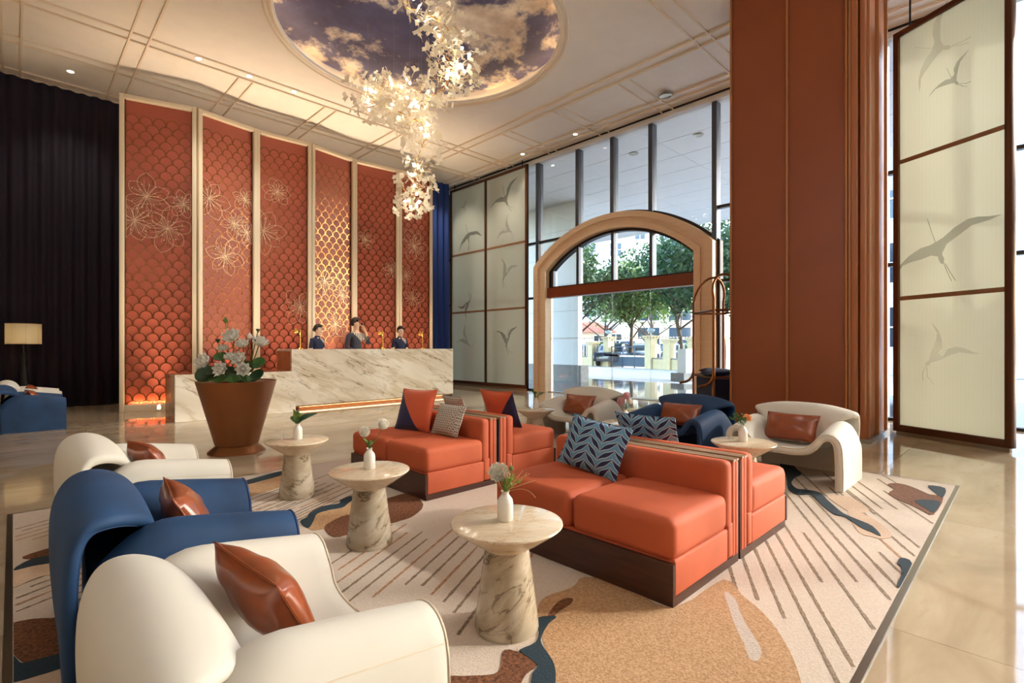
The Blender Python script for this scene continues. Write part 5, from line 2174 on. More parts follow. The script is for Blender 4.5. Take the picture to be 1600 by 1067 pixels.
def chandelier():
    t = thing('chandelier', (OC[0], OC[1], ZC), 0, 'cascading chandelier of cream porcelain ginkgo leaves with tiny bulbs', 'chandelier')
    rnd = random.Random(21)
    base = Vector((OC[0], OC[1], ZC))
    # spine: (photo x, y, depth, spread in metres)
    spine = [(632, 12, 6.7, .12), (668, 22, 6.85, .22), (700, 45, 7.05, .17), (690, 62, 7.1, .17), (712, 85, 7.4, .24), (705, 115, 7.7, .28), (690, 140, 8.0, .22), (650, 160, 8.3, .26),
             (615, 140, 8.5, .27), (575, 150, 8.6, .26), (600, 165, 8.5, .25), (640, 182, 8.5, .20), (668, 200, 8.5, .20), (658, 232, 8.5, .20), (650, 262, 8.45, .24), (655, 290, 8.4, .24), (640, 318, 8.4, .16)]
    P = [at_depth(a, b, c) - base for a, b, c, s in spine]
    wts = [0.5, 1.0, 0.7, 0.8, 1.5, 1.7, 1.3, 1.6, 1.6, 1.5, 1.3, 1.0, 1.0, 0.8, 1.0, 1.0, 0.6]
    # ginkgo leaf
    def ginkgo(bm, M, s):
        n = 8
        hub = bm.verts.new(M @ Vector((0, 0.25 * s, 0)))
        prev = None
        mids, outs = [], []
        for k in range(n + 1):
            a = R(-58) + R(116) * k / n
            r = s * (0.92 + 0.06 * math.cos(k * PI)) * (0.62 if k == n // 2 else 1.0)
            z = 0.16 * s * math.sin(a * 1.6) ** 2
            mids.append(bm.verts.new(M @ Vector((math.sin(a) * r * .55, 0.25 * s + math.cos(a) * r * .55, z * .3 + 0.05 * s))))
            outs.append(bm.verts.new(M @ Vector((math.sin(a) * r, 0.25 * s + math.cos(a) * r, z))))
        for k in range(n):
            bm.faces.new((hub, mids[k], mids[k + 1]))
            bm.faces.new((mids[k], outs[k], outs[k + 1], mids[k + 1]))
        tube(bm, [M @ Vector(p) for p in ((0, -0.65 * s, -0.10 * s), (0, -0.2 * s, 0.0), (0, 0.27 * s, 0.0))], 0.0028, 4)
    lm = []
    for k in range(3):
        bm = bmesh.new()
        ginkgo(bm, Matrix.Identity(4), 0.082 + 0.012 * k)
        me = bpy.data.meshes.new('ginkgo_leaf')
        bm.to_mesh(me)
        bm.free()
        me.materials.append(MT['ginkgo'])
        me.shade_smooth()
        lm.append(me)

    def rnd_pt():
        i = rnd.choices(range(len(P)), wts)[0]
        j = min(len(P) - 1, i + 1)
        f = rnd.random() if i not in (9,) else rnd.random() * 0.4
        c = P[i].lerp(P[j], f)
        s = spine[i][3] * (1 - f) + spine[j][3] * f
        d = Vector((rnd.gauss(0, 1), rnd.gauss(0, 1), rnd.gauss(0, .8))).normalized() * (rnd.random() ** 0.45)
        return c, c + d * s * 1.5
    bm_rest = bmesh.new()
    bm_wire = bmesh.new()
    for k in range(780):
        c, q = rnd_pt()
        out = (q - c) + Vector((rnd.uniform(-.15, .15), rnd.uniform(-.15, .15), rnd.uniform(-.15, .1)))
        M = frame(out, Vector((rnd.uniform(-1, 1), rnd.uniform(-1, 1), rnd.uniform(-1, 1))), q)
        sc = rnd.uniform(0.75, 1.3)
        if k < 298:
            o = obj_from('ginkgo_leaf', lm[k % 3], t, M.translation, M.to_euler(), sc)
        else:
            ginkgo(bm_rest, M, 0.092 * sc)
        if k % 2 == 0:
            tube(bm_wire, [c, c.lerp(q, .5) + Vector((0, 0, .02)), q], 0.002, 4)
    o = finish('small_ginkgo_leaves', bm_rest, 'ginkgo', t, 60)
    o['kind'] = 'stuff'
    # continuous stems and hanging cables
    tube(bm_wire, catmull(P, 80), 0.006, 6)
    finish('stem_wires', bm_wire, 'brass', t, 60)['kind'] = 'stuff'
    bm = bmesh.new()
    for i in (1, 4, 6, 8, 9, 11, 13, 15):
        tube(bm, [P[i], (P[i].x, P[i].y, 0.30)], 0.0022, 5)
    finish('hanging_cables', bm, 'steel', t, 60)['kind'] = 'stuff'
    # bulbs
    bulb_me = bpy.data.meshes.new('bulb')
    bm = bmesh.new()
    bmesh.ops.create_uvsphere(bm, u_segments=10, v_segments=6, radius=0.022)
    bm.to_mesh(bulb_me)
    bm.free()
    bulb_me.materials.append(MT['bulb'])
    bulb_me.shade_smooth()
    for k in range(34):
        c, q = rnd_pt()
        obj_from('bulb', bulb_me, t, c.lerp(q, 0.75))
    for i in (1, 4, 5, 7, 8, 9, 12, 14, 16):
        light('chandelier_bulb', 'POINT', P[i] + base, 4.5, (1.0, 0.90, 0.74), shadow_soft_size=0.06)


# ------------------------------------------------------------------ floor lamp at the far left


def floor_lamp():
    x, y = 0.14, 12.85
    t = thing('floor_lamp', (x, y, 0), 0, 'floor lamp with a linen drum shade and turned dark column before the curtain', 'lamp')
    bm = bmesh.new()
    lathe(bm, [(0.0, 0), (0.17, 0), (0.17, 0.03), (0.06, 0.07), (0.05, 0.2), (0.075, 0.3), (0.055, 0.42), (0.075, 0.5), (0.06, 0.62), (0.05, 0.75), (0.035, 0.9), (0.05, 0.97), (0.05, 1.0), (0.03, 1.03), (0.025, 1.1), (0.0, 1.1)], 28)
    finish('turned_column', bm, 'black', t, 40)
    bm = bmesh.new()
    tube(bm, [(0, 0, 1.1), (0, 0, 1.66)], 0.012, 8)
    finish('pole', bm, 'black', t, 40)
    bm = bmesh.new()
    lathe(bm, [(0.245, 1.255), (0.245, 1.62)], 36, cap=False)
    finish('lamp_shade', bm, 'shade', t, 40)
    bm = bmesh.new()
    for z in (1.255, 1.62):
        tube(bm, [(0.246 * math.cos(a * PI / 18), 0.246 * math.sin(a * PI / 18), z) for a in range(36)], 0.005, 5, True)
    for k in range(8):
        a = k * PI / 4 + 0.1
        tube(bm, [(0.246 * math.cos(a), 0.246 * math.sin(a), 1.255), (0.246 * math.cos(a), 0.246 * math.sin(a), 1.62)], 0.002, 4)
    finish('shade_trim', bm, 'wood_strip', t, 40)
    light('floor_lamp_bulb', 'POINT', (x, y, 1.40), 3.5, (1.0, 0.72, 0.40), shadow_soft_size=0.04)


# ------------------------------------------------------------------ carpet


def carpet():
    x0, x1, y0, y1 = RUG
    t = thing('carpet', (0, 0, 0), 0, 'large inset carpet with dashed stripes and brown and teal river shapes', 'carpet')
    zt = 0.012
    bm = bmesh.new()
    box(bm, x0, x1, y0, y1, 0.001, zt)
    finish('carpet_field', bm, 'rug_cream', t, 0)
    bm = bmesh.new()
    w = 0.028
    for a, b, c, d in ((x0 - w, x1 + w, y0 - w, y0), (x0 - w, x1 + w, y1, y1 + w), (x0 - w, x0, y0, y1), (x1, x1 + w, y0, y1)):
        box(bm, a, b, c, d, 0.001, 0.011)
    finish('metal_edging', bm, 'steel', t, 0)
    c6 = lambda p: (400 + p[0] / 3.5575, 767 + p[1] / 3.5575)
    c7 = lambda p: (800 + p[0] / 3.5575, 767 + p[1] / 3.5575)
    c8 = lambda p: (1200 + p[0] / 3.5575, 767 + p[1] / 3.5575)
    c4 = lambda p: (1200 + p[0] / 3.5575, 560 + p[1] / 3.5575)
    c2 = lambda p: (400 + p[0] / 3.5575, 560 + p[1] / 3.5575)
    c5 = lambda p: (p[0] / 3.5575, 767 + p[1] / 3.5575)
    idn = lambda p: p
    order = [0]

    def inlay(mat, f, pts, smooth=True, name='woven_shape'):
        order[0] += 1
        z = zt + 0.0014 + 0.00018 * order[0]
        P = [floor_at(*f(p), z) for p in pts]
        if smooth:
            n = len(P)
            Q = []
            for i in range(n):
                p0, p1, p2, p3 = (Vector(P[(i + k - 1) % n]) for k in range(4))
                for s in (0, .34, .67):
                    Q.append(tuple(0.5 * ((2 * p1) + (p2 - p0) * s + (2 * p0 - 5 * p1 + 4 * p2 - p3) * s * s + (3 * p1 - p0 - 3 * p2 + p3) * s ** 3)))
            P = Q
        P = [(min(x1 - .002, max(x0 + .002, a)), min(y1 - .002, max(y0 + .002, b))) for a, b in P]
        R_ = []
        for p in P:
            if not R_ or abs(p[0] - R_[-1][0]) + abs(p[1] - R_[-1][1]) > 1e-3:
                R_.append(p)
        bm = bmesh.new()
        prism(bm, R_, zt - 0.001, z)
        bmesh.ops.triangulate(bm, faces=[f_ for f_ in bm.faces if len(f_.verts) > 4], ngon_method='EAR_CLIP')
        finish(name, bm, mat, t, 0)
    # peach and tan fields first, then brown, then teal
    inlay('rug_tan', idn, [(840, 952), (853, 932), (895, 917), (914, 901), (980, 915), (1050, 950), (1130, 905), (1160, 930), (1190, 955), (1215, 985), (1240, 1030), (1255, 1090), (1240, 1180), (860, 1180), (865, 1060), (848, 1000)])
    inlay('rug_lilac', c7, [(1180, 560), (1240, 600), (1280, 700), (1340, 800), (1385, 880), (1370, 940), (1320, 930), (1290, 850), (1250, 770), (1220, 690)])
    inlay('rug_tan', c2, [(290, 945), (345, 860), (480, 830), (540, 790), (640, 800), (640, 830), (500, 880), (420, 905), (380, 945)])
    inlay('rug_tan', c2, [(-60, 700), (0, 690), (140, 650), (240, 620), (230, 650), (130, 715), (0, 755), (-60, 780)])
    inlay('rug_tan', c2, [(420, 650), (500, 640), (560, 600), (640, 640), (560, 700), (480, 690)])
    inlay('rug_peach', c5, [(62, 440), (180, 415), (315, 395), (330, 450), (200, 480), (58, 540)])
    inlay('rug_peach', c4, [(440, 840), (520, 860), (600, 900), (690, 980), (640, 1000), (580, 990), (500, 960)])
    inlay('rug_peach', c4, [(330, 760), (460, 770), (560, 840), (480, 860), (400, 820)])
    inlay('rug_brown', c2, [(380, 940), (420, 905), (500, 870), (560, 880), (540, 960), (430, 990)])
    inlay('rug_brown', c2, [(700, 800), (770, 765), (860, 750), (930, 810), (880, 870), (800, 900), (735, 905)])
    inlay('rug_brown', c5, [(35, 750), (180, 710), (330, 700), (440, 645), (520, 700), (410, 870), (300, 910), (150, 950), (90, 920), (30, 860)])
    inlay('rug_brown', c5, [(125, 365), (300, 310), (420, 290), (400, 350), (200, 375)])
    inlay('rug_brown', idn, [(788, 1015), (817, 1021), (838, 1038), (822, 1052), (812, 1075), (800, 1140), (690, 1140), (692, 1062), (723, 1056), (771, 1053), (783, 1040)])
    inlay('rug_brown', c7, [(200, 690), (250, 620), (300, 595), (340, 600), (320, 630), (270, 660), (230, 695)])
    inlay('rug_brown', c4, [(665, 700), (700, 692), (760, 700), (830, 725), (900, 755), (975, 770), (920, 865), (850, 840), (800, 815), (740, 790), (670, 750), (700, 725)])
    inlay('rug_peach', c5, [(15, 1060), (200, 1030), (400, 960), (480, 1060), (300, 1120), (0, 1130)])
    inlay('rug_teal', c5, [(30, 870), (100, 940), (150, 950), (385, 890), (470, 900), (390, 965), (200, 1030), (15, 1060)])
    inlay('rug_teal', c5, [(65, 440), (180, 375), (315, 355), (420, 340), (315, 390), (180, 415)])
    inlay('rug_teal', c2, [(245, 905), (285, 880), (300, 855), (370, 820), (460, 805), (470, 785), (525, 765), (560, 770), (520, 795), (480, 825), (400, 840), (340, 860), (320, 900), (290, 940)])
    inlay('rug_teal', c2, [(-60, 680), (0, 662), (140, 625), (145, 645), (0, 685), (-60, 700)])
    inlay('rug_teal', c7, [(140, 705), (245, 695), (205, 730), (165, 800), (165, 850), (225, 940), (243, 1010), (240, 1090), (250, 1200), (90, 1200), (105, 1067), (115, 1010), (140, 965), (60, 900), (45, 880), (130, 840), (150, 780)])
    inlay('rug_teal', c4, [(60, 570), (130, 575), (150, 605), (185, 640), (150, 660), (130, 690), (160, 722), (215, 728), (290, 745), (325, 780), (370, 820), (420, 860), (500, 895), (580, 930), (628, 985), (570, 962), (510, 935), (430, 880), (370, 865), (320, 830), (280, 795), (240, 755), (160, 755), (110, 720), (100, 650)])
    inlay('rug_teal', c4, [(815, 790), (870, 785), (955, 795), (925, 855), (880, 835)])
    inlay('rug_teal', c4, [(890, 705), (985, 720), (970, 770), (930, 745)])
    inlay('rug_teal', c8, [(720, 400), (740, 370), (800, 400), (735, 528), (722, 510), (745, 460), (740, 420)])
    # dashed stripes
    ang = R(28.5)
    dx, dy = math.cos(ang), math.sin(ang)
    rnd = random.Random(5)

    def stripe(cx, cy, L, w, mat):
        # clip to carpet
        a = []
        for s in (-L / 2, L / 2):
            a.append((cx + dx * s, cy + dy * s))
        (ax, ay), (bx, by) = a
        lo, hi = 0.0, 1.0
        for p, q, mn, mx in ((ax, bx, x0 + .01, x1 - .01), (ay, by, y0 + .01, y1 - .01)):
            d = q - p
            if abs(d) < 1e-9:
                continue
            t0, t1 = sorted(((mn - p) / d, (mx - p) / d))
            lo, hi = max(lo, t0), min(hi, t1)
        if hi - lo < 0.05:
            return
        L_ = L * (hi - lo)
        mx_, my_ = ax + (bx - ax) * (lo + hi) / 2, ay + (by - ay) * (lo + hi) / 2
        bm = bmesh.new()
        n = max(2, int(L_ / 0.02))
        up, dn = [], []
        for i in range(n + 1):
            s = -L_ / 2 + L_ * i / n
            ww = w / 2 * rnd.uniform(0.65, 1.25)
            for lst, sg in ((up, 1), (dn, -1)):
                lst.append(bm.verts.new((mx_ + dx * s - dy * ww * sg, my_ + dy * s + dx * ww * sg, zt + 0.0012)))
        for i in range(n):
            bm.faces.new((dn[i], dn[i + 1], up[i + 1], up[i]))
        finish('stripe', bm, mat, t, 0)
    zones = [(1.70, 2.35, 1.0, 1.0, 13, 0.085), (3.3, 0.80, 2.4, 1.1, 14, 0.085), (4.9, 0.95, 1.3, 0.9, 9, 0.1), (0.25, 3.40, 0.7, 0.7, 7, 0.075), (0.2, 4.55, 0.7, 0.5, 5, 0.08), (1.75, 4.10, 1.2, 0.9, 9, 0.085), (1.3, 3.75, 0.8, 0.5, 6, 0.08)]
    for cx, cy, L, W, n, sp in zones:
        for k in range(n):
            off = (k - (n - 1) / 2) * sp
            sh = rnd.uniform(-.25, .25) * L
            stripe(cx - dy * off + dx * sh, cy + dx * off + dy * sh, L * rnd.uniform(0.55, 1.0), 0.016, 'rug_line' if rnd.random() < .75 else 'rug_line_rust')


# ------------------------------------------------------------------ luggage cart and floor socket


def luggage_cart():
    r = ray(1123) * 8.75
    cx, cy = r.x, r.y
    rz = math.atan2(FW.y, FW.x)
    t = thing('luggage_cart', (cx, cy, 0), rz, 'bronze birdcage luggage cart half hidden behind the column', 'luggage cart')
    hx, hy, top = 0.46, 0.27, 2.42
    for sx in (-1, 1):
        bm = bmesh.new()
        pts = [(sx * hx, -hy, 0.30), (sx * hx, -hy, 1.2), (sx * hx, -hy, 2.0)]
        for k in range(1, 12):
            a = PI - PI * k / 12
            pts.append((sx * hx * (1 - 0.5 * math.sin(a)), hy * math.cos(a), 2.0 + (top - 2.0) * math.sin(a)))
        pts += [(sx * hx, hy, 2.0), (sx * hx, hy, 1.2), (sx * hx, hy, 0.30)]
        tube(bm, pts, 0.022, 10)
        finish('arch_rail', bm, 'bronze_light', t, 50)
    for z in (1.80, 0.70):
        bm = bmesh.new()
        tube(bm, [(-hx, -hy, z), (hx, -hy, z), (hx, hy, z), (-hx, hy, z)], 0.02, 8, True)
        finish('cross_rail', bm, 'bronze_light', t, 50)
    bm = bmesh.new()
    tube(bm, [(-hx * 0.5, 0, top), (hx * 0.5, 0, top)], 0.018, 8)
    finish('ridge_bar', bm, 'bronze_light', t, 50)
    for sx in (-1, 1):
        bm = bmesh.new()
        tube(bm, [(sx * hx, 0, 0.30), (sx * hx, 0, 0.72)], 0.012, 8)
        finish('middle_bar', bm, 'bronze_light', t, 50)
    bm = bmesh.new()
    rbox(bm, -hx - 0.06, hx + 0.06, -hy - 0.05, hy + 0.05, 0.20, 0.30, 0.03, 3)
    finish('deck', bm, 'bronze_light', t, 40)
    for sx in (-1, 1):
        bm = bmesh.new()
        tube(bm, catmull([(sx * hx, hy, 0.86), (sx * hx, hy + 0.015, 0.70), (sx * hx, hy + 0.10, 0.59), (sx * hx, hy + 0.25, 0.55)], 14), 0.022, 8)
        finish('bumper_rail', bm, 'bronze_light', t, 50)
    for sx in (-1, 1):
        for sy in (-1, 1):
            bm = bmesh.new()
            M = Matrix.Translation((sx * 0.40, sy * 0.22, 0.085)) @ Matrix.Rotation(PI / 2, 4, 'X')
            lathe(bm, [(0.0, -0.02), (0.06, -0.02), (0.084, -0.014), (0.084, 0.014), (0.06, 0.02), (0.0, 0.02)], 20, M)
            box(bm, sx * 0.40 - 0.02, sx * 0.40 + 0.02, sy * 0.22 - 0.03, sy * 0.22 + 0.03, 0.10, 0.20)
            finish('wheel', bm, 'rubber', t, 40)
    M0 = Matrix.Translation((cx, cy, 0)) @ Matrix.Rotation(rz, 4, 'Z')
    bm = bmesh.new()
    rbox(bm, -0.42, 0.42, -0.24, 0.24, 0.302, 0.69, 0.04, 4, M0)
    o = finish('canvas_trunk', bm, 'navy_fabric', None, 40)
    tag(o, 'navy canvas trunk lying on the luggage cart', 'trunk')
    for k, (u, v, lb) in enumerate(((-0.20, 0.10, 'navy cushion on the near end of the luggage cart, its corner sticking out'), (0.22, -0.04, 'navy cushion at the far end of the luggage cart'))):
        p = thing('cart_cushion', (0, 0, 0), 0, lb, 'cushion', 'navy cushions on the luggage cart')
        finish('cover', pillow_bm(0.36, 0.50, 0.13, 14, 0.01, k, 0.1), 'navy_fabric', p, 70)
        M = M0 @ Matrix.Translation((u, v, 0.765)) @ Matrix.Rotation(R(-5 + 9 * k), 4, 'X')
        p.location = M.translation
        p.rotation_euler = M.to_euler()


def floor_socket():
    x, y = floor_at(1213, 724)
    t = thing('floor_socket', (x, y, 0.012), R(-40), 'small white socket box on the carpet by the right cream armchair', 'socket')
    bm = bmesh.new()
    rbox(bm, -0.05, 0.05, -0.02, 0.02, 0.0, 0.055, 0.005, 2)
    finish('housing', bm, 'black', t, 30)
    bm = bmesh.new()
    rbox(bm, -0.047, 0.047, -0.024, -0.020, 0.006, 0.052, 0.001, 1)
    finish('face_plate', bm, 'white_ceramic', t, 30)
    for sx in (-0.022, 0.022):
        bm = bmesh.new()
        for dx_, dz in ((-0.006, 0.035), (0.006, 0.035), (0.0, 0.02)):
            box(bm, sx + dx_ - 0.0025, sx + dx_ + 0.0025, -0.0255, -0.0235, dz - 0.004, dz + 0.004)
        finish('outlet', bm, 'black', t, 0)


# ------------------------------------------------------------------ outside


def tree(px, d, *args):
    r = ray(px) * d
    tree_at(r.x, r.y, *args)


def tree_at(x, y, h, crown_z, crown_r, n, label, mat, seed):
    t = thing('tree', (x, y, 0), 0, label, 'tree', 'street trees beyond the entrance')
    rnd = random.Random(seed)
    bm = bmesh.new()
    lean = rnd.uniform(-.4, .4)
    tube(bm, catmull([(0, 0, 0), (0.1, 0, crown_z * .5), (lean, 0.1, crown_z), (lean * 1.4, 0, h * .8)], 14), [0.17 - 0.009 * k for k in range(15)], 8)
    for k in range(7):
        a = rnd.uniform(0, 6.28)
        z = crown_z * rnd.uniform(0.55, 1.1)
        tube(bm, catmull([(lean * z / crown_z * .8, 0, z), (math.cos(a) * crown_r * .35, math.sin(a) * crown_r * .35, z + 0.9), (math.cos(a) * crown_r * .8, math.sin(a) * crown_r * .8, z + 1.9)], 8), [0.07 - 0.006 * i for i in range(9)], 6)
    finish('trunk', bm, 'bark', t, 60)
    N = int(n * 1.7)
    rs = np.random.RandomState(seed)
    k = 26
    cen = rs.normal(size=(k, 3))
    cen /= np.linalg.norm(cen, axis=1)[:, None]
    cen *= (rs.rand(k, 1) ** 0.4) * np.array([crown_r * .8, crown_r * .8, (h - crown_z) * .42])
    cen += np.array([lean, 0, crown_z + (h - crown_z) * 0.5])
    idx = rs.randint(0, k, N)
    dv = rs.normal(size=(N, 3))
    dv /= np.linalg.norm(dv, axis=1)[:, None]
    p = cen[idx] + dv * (rs.rand(N, 1) ** .4) * crown_r * 0.38
    a = rs.normal(size=(N, 3))
    a /= np.linalg.norm(a, axis=1)[:, None]
    b = np.cross(a, rs.normal(size=(N, 3)))
    b /= np.linalg.norm(b, axis=1)[:, None]
    s = (0.09 + 0.08 * rs.rand(N, 1))
    V = np.stack([p - a * s, p + b * s * .5, p + a * s, p - b * s * .5], 1).reshape(-1, 3)
    Fc = np.arange(N * 4).reshape(-1, 4)
    o = raw('foliage', V.tolist(), Fc.tolist(), mat, t)
    o['kind'] = 'stuff'


def car(x, y, rz, paint, label, tall=1.0):
    t = thing('car', (x, y, 0), rz, label, 'car', 'parked cars behind the gate')
    prof = [(-2.15, 0.32), (-2.2, 0.62), (-2.1, 0.85), (-1.55, 0.95), (-1.15, 1.32 * tall), (-0.5, 1.46 * tall), (0.4, 1.46 * tall), (0.95, 1.30 * tall), (1.5, 0.98), (2.1, 0.86), (2.22, 0.6), (2.15, 0.32)]
    bm = bmesh.new()
    secs = []
    for yy, sc in ((-0.86, 0.94), (-0.8, 1.0), (0.8, 1.0), (0.86, 0.94)):
        secs.append([bm.verts.new((px * (1 if abs(yy) < .84 else .985), yy * (1 if pz < 0.97 else 0.84), 0.32 + (pz - 0.32) * sc)) for px, pz in prof])
    n = len(prof)
    for a, b in zip(secs, secs[1:]):
        for i in range(n):
            j = (i + 1) % n
            bm.faces.new((a[i], a[j], b[j], b[i]))
    bm.faces.new(secs[0])
    bm.faces.new(secs[-1][::-1])
    finish('car_body', bm, paint, t, 35)
    bm = bmesh.new()
    for sy in (-1, 1):
        pts = [(-1.38, 1.0), (-1.08, 1.27 * tall), (-0.48, 1.39 * tall), (0.38, 1.39 * tall), (0.88, 1.24 * tall), (1.25, 1.0)]
        f = [bm.verts.new((a, sy * (0.80 - 0.10 * (b - 0.97) / 0.45 + 0.03), b)) for a, b in pts]
        bm.faces.new(f)
    for pts in (((-1.58, 0.99), (-1.16, 1.31 * tall)), ((1.48, 1.01), (0.97, 1.30 * tall))):
        s = -1 if pts[0][0] < 0 else 1
        (a, b), (c, d) = pts
        bm.faces.new([bm.verts.new(q) for q in ((a + s * .03, -0.62, b), (a + s * .03, 0.62, b), (c + s * .03, 0.58, d), (c + s * .03, -0.58, d))])
    finish('car_windows', bm, 'glass_dark', t, 0)
    for sx in (-1.35, 1.35):
        for sy in (-0.8, 0.8):
            bm = bmesh.new()
            lathe(bm, [(0.0, -0.1), (0.24, -0.1), (0.33, -0.07), (0.33, 0.07), (0.24, 0.1), (0.0, 0.1)], 20, Matrix.Translation((sx, sy, 0.33)) @ Matrix.Rotation(PI / 2, 4, 'X'))
            finish('wheel', bm, 'rubber', t, 40)


def building(loc, rz, w, dp, h, mat, label, rows, cols, ww, wh, roof=None, z_first=1.2):
    t = thing('building', loc, rz, label, 'building', 'buildings across the street')
    bm = bmesh.new()
    box(bm, -w / 2, w / 2, 0, dp, 0, h)
    finish('walls', bm, mat, t, 0)
    fm = pm = None
    for r_ in range(rows):
        for c in range(cols):
            x = -w / 2 + w * (c + 0.5) / cols
            z = z_first + r_ * (h - z_first) / rows
            if fm is None:
                bm = bmesh.new()
                for a, b, c_, d in ((-ww / 2 - .08, ww / 2 + .08, -.08, 0), (-ww / 2 - .08, ww / 2 + .08, wh, wh + .08), (-ww / 2 - .08, -ww / 2, 0, wh), (ww / 2, ww / 2 + .08, 0, wh), (-0.03, 0.03, 0, wh), (-ww / 2, ww / 2, wh * .5 - .03, wh * .5 + .03)):
                    box(bm, a, b, -0.08, 0.0, c_, d)
                f = finish('window', bm, 'white_wall', t, 0, (x, 0, z))
                bm = bmesh.new()
                box(bm, -ww / 2, ww / 2, -0.02, 0.0, 0, wh)
                g = finish('window_pane', bm, 'glass_dark', f, 0)
                fm, pm = f.data, g.data
            else:
                f = obj_from('window', fm, t, (x, 0, z))
                obj_from('window_pane', pm, f)
    if roof:
        bm = bmesh.new()
        o = 0.5
        b0 = [(-w / 2 - o, -o, h), (w / 2 + o, -o, h), (w / 2 + o, dp + o, h), (-w / 2 - o, dp + o, h)]
        rr = [(-w / 4, dp / 2, h + roof), (w / 4, dp / 2, h + roof)]
        v = [bm.verts.new(p) for p in b0 + rr]
        for f in ((0, 1, 5, 4), (1, 2, 5), (2, 3, 4, 5), (3, 0, 4), (3, 2, 1, 0)):
            bm.faces.new([v[i] for i in f])
        finish('roof', bm, 'roof_tile', t, 0)


